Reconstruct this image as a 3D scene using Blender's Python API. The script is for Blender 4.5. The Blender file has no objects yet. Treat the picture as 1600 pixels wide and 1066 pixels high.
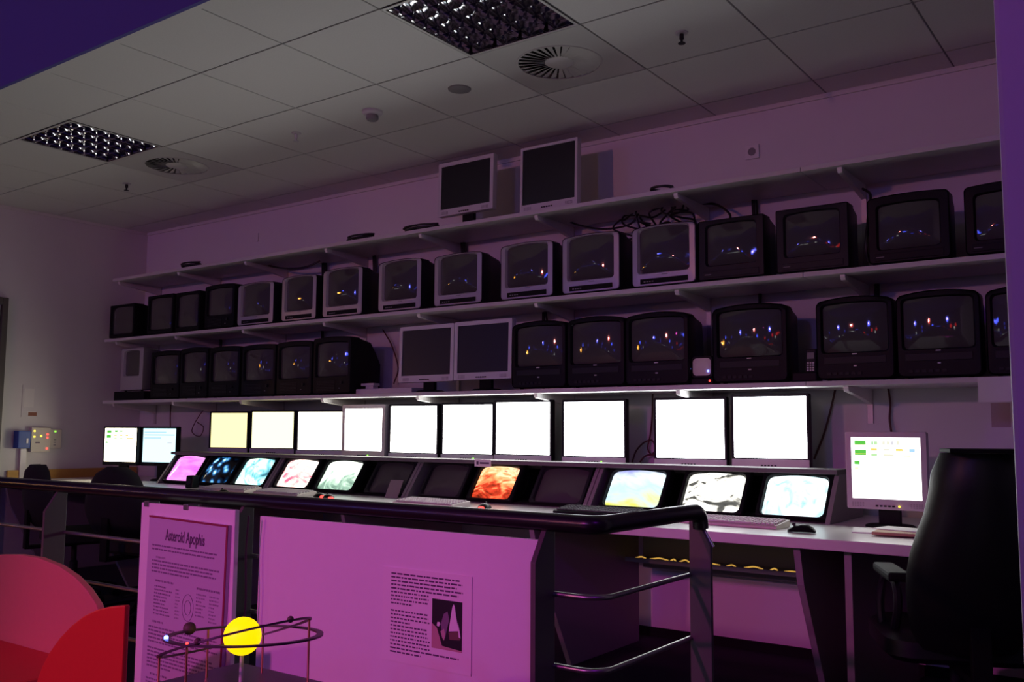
import bpy, bmesh, math, random
from mathutils import Vector, Matrix, Euler

S = bpy.context.scene
COL = S.collection
random.seed(7)
PI = math.pi
R = math.radians

# ------------------------------------------------------------------ camera
YAW, PITCH, ROLL, FPX = -0.6269, 0.0978, 0.0058, 1460.5
CAM = Vector((7.6832, -4.8854, 1.1433))
_f = Vector((math.sin(YAW) * math.cos(PITCH), math.cos(YAW) * math.cos(PITCH), math.sin(PITCH)))
_r = Vector((math.cos(YAW), -math.sin(YAW), 0.0))
_u = _r.cross(_f)
RIGHT = math.cos(ROLL) * _r + math.sin(ROLL) * _u
UP = -math.sin(ROLL) * _r + math.cos(ROLL) * _u
FWD = _f
cam_d = bpy.data.cameras.new('camera')
cam_d.sensor_width = 36.0
cam_d.lens = FPX / 1600.0 * 36.0
cam_d.clip_start = 0.05
cam_d.clip_end = 100
cam = bpy.data.objects.new('camera', cam_d)
COL.objects.link(cam)
m3 = Matrix((RIGHT, UP, -FWD)).transposed()
cam.matrix_world = Matrix.Translation(CAM) @ m3.to_4x4()
S.camera = cam

# ------------------------------------------------------------------ world, exposure, large lights
S.view_settings.view_transform = 'Standard'
S.view_settings.look = 'None'
S.view_settings.gamma = 1.0
S.view_settings.use_curve_mapping = False
S.view_settings.exposure = 0.0
w = bpy.data.worlds.new('world')
S.world = w
w.use_nodes = True
w.node_tree.nodes['Background'].inputs[0].default_value = (0.05, 0.03, 0.12, 1)
w.node_tree.nodes['Background'].inputs[1].default_value = 0.02

LCD_POWER = 10.0      # how bright the white monitors shine


def lamp(name, kind, loc, target, energy, color, **kw):
    d = bpy.data.lights.new(name, kind)
    d.energy = energy
    d.color = color
    for k, v in kw.items():
        setattr(d, k, v)
    o = bpy.data.objects.new(name, d)
    COL.objects.link(o)
    o.location = loc
    o.rotation_euler = (Vector(target) - Vector(loc)).to_track_quat('-Z', 'Y').to_euler()
    return o


# stage spots of the exhibition hall behind the photographer
lamp('magenta_stage_spot', 'SPOT', (5.6, -8.2, 2.75), (5.45, -3.0, 0.50), 375, (1.0, 0.10, 0.68),
     spot_size=R(32), spot_blend=0.75, shadow_soft_size=0.08)
for nm, loc, en, colr in (('red_hall_spot', (3.5, -9.75, 2.88), 215, (1.0, 0.34, 0.32)), ('blue_hall_spot', (0.26, -9.74, 2.88), 36, (0.40, 0.30, 1.0)),
                          ('blue_hall_spot_right', (6.7, -9.74, 2.88), 50, (0.42, 0.28, 1.0)), ('gold_hall_spot', (-7.4, -9.68, 2.2), 60, (1.0, 0.5, 0.15))):
    lamp(nm, 'SPOT', loc, (3.6, 0.0, 1.9), en, colr, spot_size=R(80), spot_blend=1.0, shadow_soft_size=0.09)
lamp('violet_stage_spot', 'SPOT', (9.6, -6.2, 3.6), (7.45, -2.8, 1.3), 62, (0.42, 0.035, 1.0),
     spot_size=R(70), spot_blend=0.9, shadow_soft_size=0.12)
lamp('red_stage_spot', 'SPOT', (6.6, -6.6, 3.4), (5.2, -3.6, 0.5), 13, (1.0, 0.14, 0.10),
     spot_size=R(26), spot_blend=0.8, shadow_soft_size=0.1)


# ------------------------------------------------------------------ pixel helpers (1600 x 1066 frame)
def ray(u, v):
    return RIGHT * ((u - 800) / FPX) + UP * (-(v - 533) / FPX) + FWD


def onY(u, v, y):
    r = ray(u, v)
    return CAM + r * ((y - CAM.y) / r.y)


def onZ(u, v, z):
    r = ray(u, v)
    return CAM + r * ((z - CAM.z) / r.z)


def onX(u, v, x):
    r = ray(u, v)
    return CAM + r * ((x - CAM.x) / r.x)


# ------------------------------------------------------------------ materials
MATS = {}


def mat(name, col, rough=0.5, metal=0.0, emit=None, strength=0.0, noise=0.0, nscale=40.0, bump=0.0, spec=0.5):
    if name in MATS:
        return MATS[name]
    m = bpy.data.materials.new(name)
    m.use_nodes = True
    nt = m.node_tree
    b = nt.nodes['Principled BSDF']
    b.inputs['Base Color'].default_value = (*col, 1)
    b.inputs['Roughness'].default_value = rough
    b.inputs['Metallic'].default_value = metal
    b.inputs['Specular IOR Level'].default_value = spec
    if emit:
        b.inputs['Emission Color'].default_value = (*emit, 1)
        b.inputs['Emission Strength'].default_value = strength
    if noise > 0 or bump > 0:
        tc = nt.nodes.new('ShaderNodeTexCoord')
        nz = nt.nodes.new('ShaderNodeTexNoise')
        nz.inputs['Scale'].default_value = nscale
        nz.inputs['Detail'].default_value = 4
        nt.links.new(tc.outputs['Object'], nz.inputs['Vector'])
        if noise > 0:
            mr = nt.nodes.new('ShaderNodeMapRange')
            mr.inputs['To Min'].default_value = 1 - noise
            mr.inputs['To Max'].default_value = 1 + noise
            mx = nt.nodes.new('ShaderNodeMix')
            mx.data_type = 'RGBA'
            mx.blend_type = 'MULTIPLY'
            mx.inputs[0].default_value = 1
            mx.inputs[6].default_value = (*col, 1)
            nt.links.new(nz.outputs['Fac'], mr.inputs['Value'])
            nt.links.new(mr.outputs[0], mx.inputs[7])
            nt.links.new(mx.outputs[2], b.inputs['Base Color'])
        if bump > 0:
            bp = nt.nodes.new('ShaderNodeBump')
            bp.inputs['Strength'].default_value = bump
            bp.inputs['Distance'].default_value = 0.002
            nt.links.new(nz.outputs['Fac'], bp.inputs['Height'])
            nt.links.new(bp.outputs[0], b.inputs['Normal'])
    MATS[name] = m
    return m


def picture_mat(name, stops, scale=8.0, distort=2.0, strength=1.5, stretch=(1, 1, 1), kind='noise', vgrad=None):
    """a lit picture on a tube: a colour ramp over procedural texture"""
    m = bpy.data.materials.new(name)
    m.use_nodes = True
    nt = m.node_tree
    b = nt.nodes['Principled BSDF']
    b.inputs['Base Color'].default_value = (0.01, 0.01, 0.012, 1)
    b.inputs['Roughness'].default_value = 0.12
    tc = nt.nodes.new('ShaderNodeTexCoord')
    mp = nt.nodes.new('ShaderNodeMapping')
    mp.inputs['Scale'].default_value = stretch
    mp.inputs['Location'].default_value = (random.uniform(0, 9), random.uniform(0, 9), random.uniform(0, 9))
    nt.links.new(tc.outputs['Object'], mp.inputs['Vector'])
    if kind == 'voronoi':
        t = nt.nodes.new('ShaderNodeTexVoronoi')
        t.inputs['Scale'].default_value = scale
        out = t.outputs['Distance']
    elif kind == 'wave':
        t = nt.nodes.new('ShaderNodeTexWave')
        t.inputs['Scale'].default_value = scale
        t.inputs['Distortion'].default_value = distort * 4
        t.inputs['Detail'].default_value = 3
        out = t.outputs['Fac']
    else:
        t = nt.nodes.new('ShaderNodeTexNoise')
        t.inputs['Scale'].default_value = scale
        t.inputs['Detail'].default_value = 3
        t.inputs['Distortion'].default_value = distort
        out = t.outputs['Fac']
    nt.links.new(mp.outputs[0], t.inputs['Vector'])
    if vgrad is not None:
        sp = nt.nodes.new('ShaderNodeSeparateXYZ')
        nt.links.new(tc.outputs['Object'], sp.inputs[0])
        mr = nt.nodes.new('ShaderNodeMapRange')
        mr.inputs['From Min'].default_value = vgrad[0]
        mr.inputs['From Max'].default_value = vgrad[1]
        nt.links.new(sp.outputs['Z'], mr.inputs['Value'])
        ad = nt.nodes.new('ShaderNodeMix')
        ad.inputs[0].default_value = vgrad[2]
        nt.links.new(out, ad.inputs[2])
        nt.links.new(mr.outputs[0], ad.inputs[3])
        out = ad.outputs[0]
    cr = nt.nodes.new('ShaderNodeValToRGB')
    el = cr.color_ramp.elements
    while len(el) > 1:
        el.remove(el[-1])
    el[0].position = stops[0][0]
    el[0].color = (*stops[0][1], 1)
    for p, c in stops[1:]:
        e = el.new(p)
        e.color = (*c, 1)
    nt.links.new(out, cr.inputs[0])
    nt.links.new(cr.outputs[0], b.inputs['Emission Color'])
    b.inputs['Emission Strength'].default_value = strength
    return m


M_wall = mat('wall_paint', (0.72, 0.70, 0.70), 0.75, noise=0.03, nscale=6, bump=0.05)
M_tile = mat('ceiling_tile', (0.74, 0.73, 0.70), 0.9, noise=0.06, nscale=120, bump=0.15)
M_joint = mat('ceiling_joint', (0.25, 0.25, 0.25), 0.9)
M_carpet = mat('dark_carpet', (0.012, 0.013, 0.022), 0.95, noise=0.3, nscale=200)
M_hall = mat('hall_blue', (0.09, 0.08, 0.34), 0.8)
M_pillar = mat('pillar_paint', (0.60, 0.55, 0.62), 0.6, noise=0.02)
M_shelf = mat('shelf_board', (0.60, 0.58, 0.57), 0.45, noise=0.04, nscale=12)
M_bracket = mat('bracket_white', (0.75, 0.73, 0.70), 0.4)
M_rail = mat('slotted_rail', (0.55, 0.54, 0.53), 0.4, 0.3)
M_black = mat('black_plastic', (0.006, 0.006, 0.008), 0.45, spec=0.15)
M_blackm = mat('black_matt', (0.006, 0.006, 0.007), 0.7, spec=0.2)
M_dgrey = mat('dark_grey_plastic', (0.016, 0.016, 0.020), 0.45, spec=0.2)
M_silver = mat('silver_plastic', (0.42, 0.40, 0.42), 0.35, 0.25)
M_silver2 = mat('pale_silver_plastic', (0.62, 0.60, 0.62), 0.4, 0.1)
M_greyp = mat('grey_plastic', (0.22, 0.21, 0.22), 0.5)
M_glass = mat('tube_glass', (0.072, 0.070, 0.066), 0.05, spec=0.5)
M_lcdoff = mat('dark_panel', (0.006, 0.006, 0.007), 0.35)
M_desk = mat('desk_laminate', (0.74, 0.72, 0.69), 0.28, noise=0.03, nscale=15)
M_console = mat('console_board', (0.24, 0.225, 0.22), 0.55, noise=0.05, nscale=20)
M_panel = mat('desk_leg_board', (0.30, 0.28, 0.29), 0.5)
M_tube = mat('black_handrail', (0.012, 0.012, 0.012), 0.28)
M_steel = mat('brushed_steel', (0.35, 0.34, 0.33), 0.32, 0.9)
M_post = mat('painted_post', (0.11, 0.10, 0.09), 0.45, 0.2)
M_white = mat('white_board', (0.78, 0.76, 0.76), 0.6, noise=0.02, nscale=30)
M_paper = mat('paper', (0.80, 0.78, 0.76), 0.8)
M_ink = mat('ink', (0.10, 0.06, 0.12), 0.8)
M_inkg = mat('grey_ink', (0.20, 0.14, 0.24), 0.8)
M_red = mat('red_lacquer', (0.62, 0.03, 0.02), 0.45, noise=0.04, nscale=60)
M_red_lit = mat('red_lit', (0.60, 0.18, 0.15), 0.6, noise=0.04, nscale=60)  # paler copy of the chair red: light on the backrest put into colour
M_leather = mat('black_leather', (0.010, 0.010, 0.011), 0.42, bump=0.2, nscale=90)
M_fabric = mat('black_fabric', (0.010, 0.010, 0.012), 0.85, bump=0.3, nscale=300)
M_wood = mat('yellow_wood', (0.55, 0.32, 0.06), 0.5, noise=0.1, nscale=20)
M_cable = mat('black_cable', (0.015, 0.014, 0.014), 0.5)
M_cablep = mat('reddish_cable', (0.10, 0.03, 0.03), 0.5)
M_mirror = mat('louvre_aluminium', (0.85, 0.85, 0.86), 0.08, 1.0)
M_lightbox = mat('light_housing', (0.05, 0.05, 0.05), 0.4, 0.6)
M_vent = mat('vent_metal', (0.62, 0.61, 0.58), 0.4, 0.1)
M_ventd = mat('vent_dark', (0.01, 0.01, 0.01), 0.9)
M_beige = mat('beige_plastic', (0.65, 0.60, 0.52), 0.5)
M_blue = mat('blue_box', (0.02, 0.07, 0.35), 0.4)
M_key = mat('key_caps', (0.60, 0.58, 0.55), 0.5)
M_keyd = mat('dark_key_caps', (0.03, 0.03, 0.035), 0.5)
M_table = mat('dark_table', (0.05, 0.03, 0.08), 0.35)
M_sun = mat('glowing_sun', (0.9, 0.7, 0.0), 0.5, emit=(1.0, 0.68, 0.0), strength=1.25)
M_planet = mat('planet_brown', (0.10, 0.07, 0.05), 0.6, noise=0.4, nscale=80)
M_brass = mat('brass_rod', (0.55, 0.35, 0.15), 0.3, 0.9)
M_ledb = mat('led_blue', (0.1, 0.1, 0.9), 0.4, emit=(0.15, 0.2, 1.0), strength=6)
M_ledr = mat('led_red', (0.9, 0.1, 0.1), 0.4, emit=(1.0, 0.04, 0.03), strength=4)
M_ledg = mat('led_green', (0.1, 0.9, 0.1), 0.4, emit=(0.3, 1.0, 0.05), strength=2)
M_ledy = mat('led_yellow', (0.9, 0.8, 0.1), 0.4, emit=(1.0, 0.75, 0.05), strength=2)
M_warm = mat('warm_leak_glow', (0.9, 0.7, 0.2), 0.4, emit=(1.0, 0.55, 0.10), strength=0.6)  # self-lit colour for the warm light leaking along the cable tray
M_hred = mat('hall_lamp_red', (0.8, 0.1, 0.1), 0.4, emit=(1.0, 0.02, 0.01), strength=14)
M_hblue = mat('hall_lamp_blue', (0.1, 0.1, 0.8), 0.4, emit=(0.06, 0.10, 1.0), strength=26)
M_hgold = mat('hall_lamp_gold', (0.8, 0.6, 0.1), 0.4, emit=(1.0, 0.42, 0.04), strength=26)
M_hwhite = mat('hall_lamp_white', (0.8, 0.8, 0.8), 0.4, emit=(0.9, 0.95, 0.9), strength=6)
M_hdim = mat('hall_lamp_dim_blue', (0.1, 0.1, 0.8), 0.4, emit=(0.05, 0.08, 1.0), strength=4)
M_hdimr = mat('hall_lamp_dim_red', (0.8, 0.1, 0.1), 0.4, emit=(1.0, 0.03, 0.02), strength=6)


def screen_mat(name, c, s):
    return mat(name, (0.02, 0.02, 0.02), 0.4, emit=c, strength=s)


# ------------------------------------------------------------------ mesh builder
class MB:
    def __init__(self):
        self.v, self.f = [], []

    def add(self, vs, fs, M=None):
        o = len(self.v)
        for p in vs:
            p = Vector(p)
            self.v.append(tuple(M @ p if M else p))
        self.f += [tuple(i + o for i in q) for q in fs]
        return self

    def box(self, a, b, M=None):
        x0, y0, z0 = [min(a[i], b[i]) for i in range(3)]
        x1, y1, z1 = [max(a[i], b[i]) for i in range(3)]
        vs = [(x0, y0, z0), (x1, y0, z0), (x1, y1, z0), (x0, y1, z0), (x0, y0, z1), (x1, y0, z1), (x1, y1, z1), (x0, y1, z1)]
        fs = [(0, 3, 2, 1), (4, 5, 6, 7), (0, 1, 5, 4), (1, 2, 6, 5), (2, 3, 7, 6), (3, 0, 4, 7)]
        return self.add(vs, fs, M)

    def loft(self, loops, cap0=True, cap1=True, M=None):
        n = len(loops[0])
        vs = [p for l in loops for p in l]
        fs = []
        for k in range(len(loops) - 1):
            for i in range(n):
                j = (i + 1) % n
                fs.append((k * n + i, k * n + j, (k + 1) * n + j, (k + 1) * n + i))
        if cap0:
            fs.append(tuple(reversed(range(n))))
        if cap1:
            fs.append(tuple(range((len(loops) - 1) * n, len(loops) * n)))
        return self.add(vs, fs, M)

    def tube(self, pts, r, n=8, M=None, cap=True):
        pts = [Vector(p) for p in pts]
        loops = []
        t0 = (pts[1] - pts[0]).normalized()
        a = t0.orthogonal().normalized()
        for i, p in enumerate(pts):
            if i == 0:
                t = t0
            elif i == len(pts) - 1:
                t = (pts[i] - pts[i - 1]).normalized()
            else:
                t = ((pts[i] - pts[i - 1]).normalized() + (pts[i + 1] - pts[i]).normalized()).normalized()
            a = (a - t * a.dot(t)).normalized()
            b = t.cross(a)
            rr = r[i] if isinstance(r, (list, tuple)) else r
            loops.append([p + (a * math.cos(2 * PI * k / n) + b * math.sin(2 * PI * k / n)) * rr for k in range(n)])
        return self.loft(loops, cap, cap, M)

    def lathe(self, prof, n=16, M=None):
        loops = [[(r * math.cos(2 * PI * k / n), r * math.sin(2 * PI * k / n), z) for k in range(n)] for r, z in prof]
        return self.loft(loops, True, True, M)

    def prism(self, poly, axis, a, b, M=None):
        """poly of 2d points extruded along an axis from a to b; x: (y,z)  y: (x,z)  z: (x,y)"""
        def mk(p, t):
            return {'x': (t, p[0], p[1]), 'y': (p[0], t, p[1]), 'z': (p[0], p[1], t)}[axis]
        return self.loft([[mk(p, a) for p in poly], [mk(p, b) for p in poly]], True, True, M)

    def sphere(self, c, r, n=16, m=10, sc=(1, 1, 1)):
        c = Vector(c)
        loops = []
        for i in range(1, m):
            t = PI * i / m
            loops.append([c + Vector((r * sc[0] * math.sin(t) * math.cos(2 * PI * k / n), r * sc[1] * math.sin(t) * math.sin(2 * PI * k / n), -r * sc[2] * math.cos(t))) for k in range(n)])
        return self.loft(loops)

    def mesh(self, name, m, smooth=False, bevel=0.0):
        me = bpy.data.meshes.new(name)
        me.from_pydata(self.v, [], self.f)
        bm = bmesh.new()
        bm.from_mesh(me)
        bmesh.ops.recalc_face_normals(bm, faces=bm.faces)
        if bevel > 0:
            es = [e for e in bm.edges if len(e.link_faces) == 2 and e.calc_face_angle(0) > 0.5]
            bmesh.ops.bevel(bm, geom=es, offset=bevel, segments=2, affect='EDGES', profile=0.6)
        bm.to_mesh(me)
        bm.free()
        if smooth:
            for p in me.polygons:
                p.use_smooth = True
            if smooth != 'all':
                me.set_sharp_from_angle(angle=R(40))
        me.materials.append(m)
        return me

    def build(self, name, m, parent=None, smooth=False, bevel=0.0, loc=None):
        o = bpy.data.objects.new(name, self.mesh(name, m, smooth, bevel))
        COL.objects.link(o)
        if loc is not None:
            o.location = loc
        if parent:
            o.parent = parent
        return o


def tag(o, label, cat, group=None, kind=None):
    o['label'] = label
    o['category'] = cat
    if group:
        o['group'] = group
    if kind:
        o['kind'] = kind
    return o


def thing(name, label, cat, loc=(0, 0, 0), rz=0.0, group=None, rot=None):
    o = bpy.data.objects.new(name, None)
    o.empty_display_size = 0.05
    COL.objects.link(o)
    o.location = loc
    o.rotation_euler = rot if rot else (0, 0, rz)
    return tag(o, label, cat, group)


def struct(name, mb, m, label=None, **kw):
    o = mb.build(name, m, **kw)
    o['kind'] = 'structure'
    if label:
        o['label'] = label
    return o


def share(name, me, parent=None, loc=(0, 0, 0), rot=(0, 0, 0), scale=(1, 1, 1)):
    o = bpy.data.objects.new(name, me)
    COL.objects.link(o)
    o.location = loc
    o.rotation_euler = rot
    o.scale = scale
    if parent:
        o.parent = parent
    return o


def smoothpath(pts, n=6):
    """Catmull-Rom through points"""
    P = [Vector(p) for p in pts]
    P = [P[0] * 2 - P[1]] + P + [P[-1] * 2 - P[-2]]
    out = []
    for i in range(1, len(P) - 2):
        for k in range(n):
            t = k / n
            a, b, c, d = P[i - 1], P[i], P[i + 1], P[i + 2]
            out.append(0.5 * ((2 * b) + (c - a) * t + (2 * a - 5 * b + 4 * c - d) * t * t + (3 * b - a - 3 * c + d) * t ** 3))
    out.append(P[-2])
    return out


# ------------------------------------------------------------------ the room
H = 2.95
CEIL_END = -2.59
HX0, HX1, HY0, HZ = -12.5, 14.0, -14.0, 5.2

struct('floor', MB().box((HX0, HY0, -0.12), (HX1, 0.15, 0)), M_carpet, 'dark carpeted floor')
struct('wall_back', MB().box((-0.15, 0.0, 0), (9.4, 0.15, H + 0.25)), M_wall, 'white painted back wall behind the shelves')
struct('wall_left', MB().box((-0.15, CEIL_END, 0), (0.0, 0.0, H + 0.25)), M_wall, 'white painted left wall with the door')
struct('wall_right', MB().box((9.25, CEIL_END, 0), (9.4, 0.0, H + 0.25)), M_wall, 'right wall of the control room')
struct('wall_pillar', MB().box((7.417, -2.95, 0), (7.95, -2.5, HZ)), M_pillar, 'pillar washed in violet light at right edge', bevel=0.01)
struct('wall_bulkhead', MB().box((HX0, CEIL_END - 0.02, H - 0.012), (HX1, CEIL_END, HZ)), M_hall, 'dark blue bulkhead above the ceiling edge')
struct('wall_hall_left', MB().box((HX0 - 0.15, HY0, 0), (HX0, CEIL_END, HZ)), M_hall)
struct('wall_hall_right', MB().box((HX1, HY0, 0), (HX1 + 0.15, CEIL_END, HZ)), M_hall)
struct('wall_hall_back', MB().box((HX0, HY0 - 0.15, 0), (HX1, HY0, HZ)), M_hall)
struct('wall_hall_front', MB().box((HX0, CEIL_END, 0), (-0.15, CEIL_END + 0.12, H)).box((9.4, CEIL_END, 0), (HX1, CEIL_END + 0.12, H)), M_hall)
struct('ceiling_hall', MB().box((HX0, HY0, HZ), (HX1, CEIL_END, HZ + 0.12)), M_hall)

# suspended ceiling: slab with hanging grid, one tile object per tile
ceil = struct('ceiling', MB().box((-0.15, CEIL_END, H + 0.12), (9.4, 0.15, H + 0.25)), M_joint, 'suspended tile ceiling')
GX0, GY2, T = 3.0787, -0.8526, 0.625
rows = [(-0.228, 0.0), (GY2, -0.228), (GY2 - T, GY2), (GY2 - 2 * T, GY2 - T), (CEIL_END, GY2 - 2 * T)]
cols = [GX0 + T * i for i in range(-5, 11)]
cols[0] = 0.0
GAP = 0.004
grid = MB()
for y in (-0.228, GY2, GY2 - T, GY2 - 2 * T):
    grid.box((0, y - 0.012, H + 0.004), (9.25, y + 0.012, H + 0.03))
for x in cols[1:-1]:
    grid.box((x - 0.012, CEIL_END, H + 0.0045), (x + 0.012, 0, H + 0.0305))
grid.build('ceiling_grid', M_joint, ceil)
tile_cache = {}
special = {}
for ri, (y0, y1) in enumerate(rows):
    for ci in range(len(cols) - 1):
        x0, x1 = cols[ci], cols[ci + 1]
        if x0 > 9.2:
            continue
        i = ci - 5
        if ri == 3 and i in (-2, 3, 8):
            continue
        if ri == 2 and i in (-2, 3, 8):
            continue
        wx, wy = round(x1 - x0 - 2 * GAP, 4), round(y1 - y0 - 2 * GAP, 4)
        if (wx, wy) not in tile_cache:
            tile_cache[(wx, wy)] = MB().box((-wx / 2, -wy / 2, 0), (wx / 2, wy / 2, 0.02)).mesh('ceiling_tile', M_tile, bevel=0.004)
        share('ceiling_tile', tile_cache[(wx, wy)], ceil, ((x0 + x1) / 2, (y0 + y1) / 2, H))
struct('trim_1', MB().box((0, -0.014, H - 0.025), (9.25, 0.0, H)).box((0, CEIL_END + 0.03, H - 0.025), (0.014, -0.014, H)), M_tile, 'pale edge trim where ceiling meets wall')
struct('trim_2', MB().box((0, CEIL_END, H - 0.012), (9.25, CEIL_END + 0.03, H)), M_tile, 'pale trim along the free edge of the ceiling')
struct('baseboard_back', MB().box((0.0, -0.012, 0), (9.25, 0.0, 0.05)), M_blackm, 'dark skirting along back wall')

# door in the left wall
d = struct('door_1', MB().box((0.0, -2.16, 0.01), (0.018, -1.28, 2.13)), M_wall, 'pale door in left wall at picture edge', bevel=0.004)
MB().box((0.0, -1.27, 0), (0.035, -1.225, 2.20)).build('door_frame', M_post, d, bevel=0.004)
MB().box((0.0, -2.24, 0), (0.035, -2.17, 2.20)).build('door_frame', M_post, d, bevel=0.004)
MB().box((0.0, -2.17, 2.14), (0.035, -1.27, 2.20)).build('door_frame', M_post, d, bevel=0.004)
MB().tube([(0.02, -1.42, 1.04), (0.06, -1.42, 1.04), (0.065, -1.44, 1.04), (0.065, -1.54, 1.04)], 0.009).build('door_handle', M_steel, d, True)

# ------------------------------------------------------------------ ceiling fittings
louvre_cache = {}


def louvre_light(ci, label):
    cx, cy = GX0 + T * (ci + 0.5), GY2 - 1.5 * T
    t = thing('louvre_ceiling_light', label, 'ceiling light', (cx, cy, H), group='square louvre ceiling lights')
    h = 0.305
    hb = MB()
    hb.box((-h, -h, 0.085), (h, h, 0.092))
    for s in (-1, 1):
        hb.box((s * h, -h, 0.0), (s * (h - 0.006), h, 0.085))
        hb.box((-h + 0.006, s * h, 0.0), (h - 0.006, s * (h - 0.006), 0.085))
    hb.build('housing', M_lightbox, t)
    fr = MB()
    for s in (-1, 1):
        fr.box((s * (h + 0.003), -h - 0.003, -0.003), (s * (h - 0.010), h + 0.003, 0.0))
        fr.box((-h + 0.010, s * (h + 0.003), -0.003), (h - 0.010, s * (h - 0.010), 0.0))
    fr.build('rim', M_vent, t)
    # parabolic side blades along Y, V shaped cross blades along X
    def para(wb, z0, z1, n=8):
        l = [(wb * (k / n) ** 1.8 + 0.0007, z0 + (z1 - z0) * k / n) for k in range(n + 1)]
        return [(-x, z) for x, z in l] + [(x, z) for x, z in reversed(l)]
    wv = para(0.017, 0.001, 0.055)
    if 'long' not in louvre_cache:
        louvre_cache['long'] = MB().prism(wv, 'y', -h + 0.008, h - 0.008).mesh('long_blade', M_mirror, True)
        wc = para(0.010, 0.002, 0.050)
        L = (2 * h - 0.02) / 4 - 0.03
        louvre_cache['cross'] = MB().prism(wc, 'x', -L / 2, L / 2).mesh('cross_blade', M_mirror, True)
        louvre_cache['tube'] = MB().tube([(0, -h + 0.02, 0.072), (0, h - 0.02, 0.072)], 0.009, 10).mesh('fluorescent_tube', M_silver2, True)
    W = 2 * h - 0.016
    for k in range(5):
        x = -W / 2 + W * k / 4
        share('long_blade', louvre_cache['long'], t, (x * 0.975, 0, 0))
    for k in range(4):
        x = (-W / 2 + W * (k + 0.5) / 4) * 0.975
        share('fluorescent_tube', louvre_cache['tube'], t, (x, 0, 0))
        for j in range(8):
            y = -W / 2 + W * j / 7
            share('cross_blade', louvre_cache['cross'], t, (x, y * 0.97, 0))
    return t


louvre_light(3, 'square louvre ceiling light cut by the top picture edge')
louvre_light(-2, 'square louvre ceiling light nearest the left wall')

vane_me = None


def swirl_vent(ci, label):
    global vane_me
    cx, cy = GX0 + T * (ci + 0.5), GY2 - 0.5 * T
    t = thing('swirl_air_vent', label, 'air vent', (cx, cy, H), group='round swirl air vents in ceiling')
    h = T / 2 - 0.004
    n = 64
    ro = 0.205
    outer, inner = [], []
    for k in range(n):
        a = 2 * PI * k / n
        c, s = math.cos(a), math.sin(a)
        q = h / max(abs(c), abs(s))
        outer.append((c * q, s * q))
        inner.append((c * ro, s * ro))
    MB().loft([[(x, y, 0.012) for x, y in outer], [(x, y, 0) for x, y in outer], [(x, y, 0) for x, y in inner], [(x, y, 0.03) for x, y in inner]], False, False).build('plate', M_vent, t)
    MB().lathe([(ro + 0.002, 0.030), (ro + 0.002, 0.034)], 48).build('plenum', M_ventd, t)
    MB().lathe([(0.070, 0.02), (0.075, 0.004), (0.066, -0.002), (0.002, -0.004)], 32).build('hub', M_vent, t, True)
    if vane_me is None:
        prof = []
        for r_, hw in ((0.070, 0.0066), (0.140, 0.0132), (ro - 0.0005, 0.0194)):
            til = 0.6
            prof.append([(r_, -hw * 0.84, 0.007), (r_, hw * 0.84, -0.001), (r_, hw * 0.84, 0.001), (r_, -hw * 0.84, 0.009)])
        vane_me = MB().loft(prof).mesh('vane', M_vent)
    for k in range(30):
        share('vane', vane_me, t, rot=(0, 0, 2 * PI * k / 30))
    MB().loft([[(rr * math.cos(2 * PI * k / 48), rr * math.sin(2 * PI * k / 48), zz) for k in range(48)] for rr, zz in ((ro + 0.008, 0.0), (ro + 0.006, -0.003), (ro - 0.002, -0.003), (ro - 0.002, 0.004))], False, False).build('ring', M_vent, t, True)
    return t


swirl_vent(3, 'round swirl air vent beside the louvre light at top')
swirl_vent(-2, 'round swirl air vent beside the far left louvre light')


def ceil_at(u, v):
    p = onZ(u, v, H)
    return (p.x, p.y, H)


t = thing('smoke_detector', 'white smoke detector on ceiling above the upper row', 'smoke detector', ceil_at(582, 174))
MB().lathe([(0.058, 0.0), (0.058, -0.012), (0.050, -0.020), (0.034, -0.024)], 24).build('base', M_silver2, t, True)
MB().lathe([(0.034, -0.024), (0.036, -0.044), (0.028, -0.054), (0.01, -0.056)], 24).build('sensor_head', M_greyp, t, True)
t = tag(MB().lathe([(0.062, 0.0), (0.060, -0.005), (0.050, -0.008), (0.005, -0.009)], 28).build('ceiling_speaker', M_greyp, None, True, loc=ceil_at(718, 139)), 'flat grey round ceiling speaker between smoke detector and vent', 'speaker')
for u, v, lab in ((463, 208, 'white sprinkler head on ceiling left of smoke detector'), (198, 287, 'small dark sprinkler head on ceiling below the left louvre light'), (1065, 51, 'small dark sprinkler head right of the top air vent')):
    t = thing('sprinkler_head', lab, 'sprinkler', ceil_at(u, v), group='ceiling sprinkler heads')
    dark = u != 463
    MB().lathe([(0.030, 0.0), (0.028, -0.005), (0.012, -0.008)], 20).build('rosette', M_silver2, t, True)
    MB().lathe([(0.010, -0.006), (0.011, -0.030), (0.006, -0.034), (0.006, -0.046)], 12).build('nozzle', M_dgrey if dark else M_silver2, t, True)
    MB().lathe([(0.004, -0.046), (0.017, -0.049), (0.017, -0.052), (0.004, -0.053)], 16).build('deflector', M_dgrey if dark else M_silver2, t, True)

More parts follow.
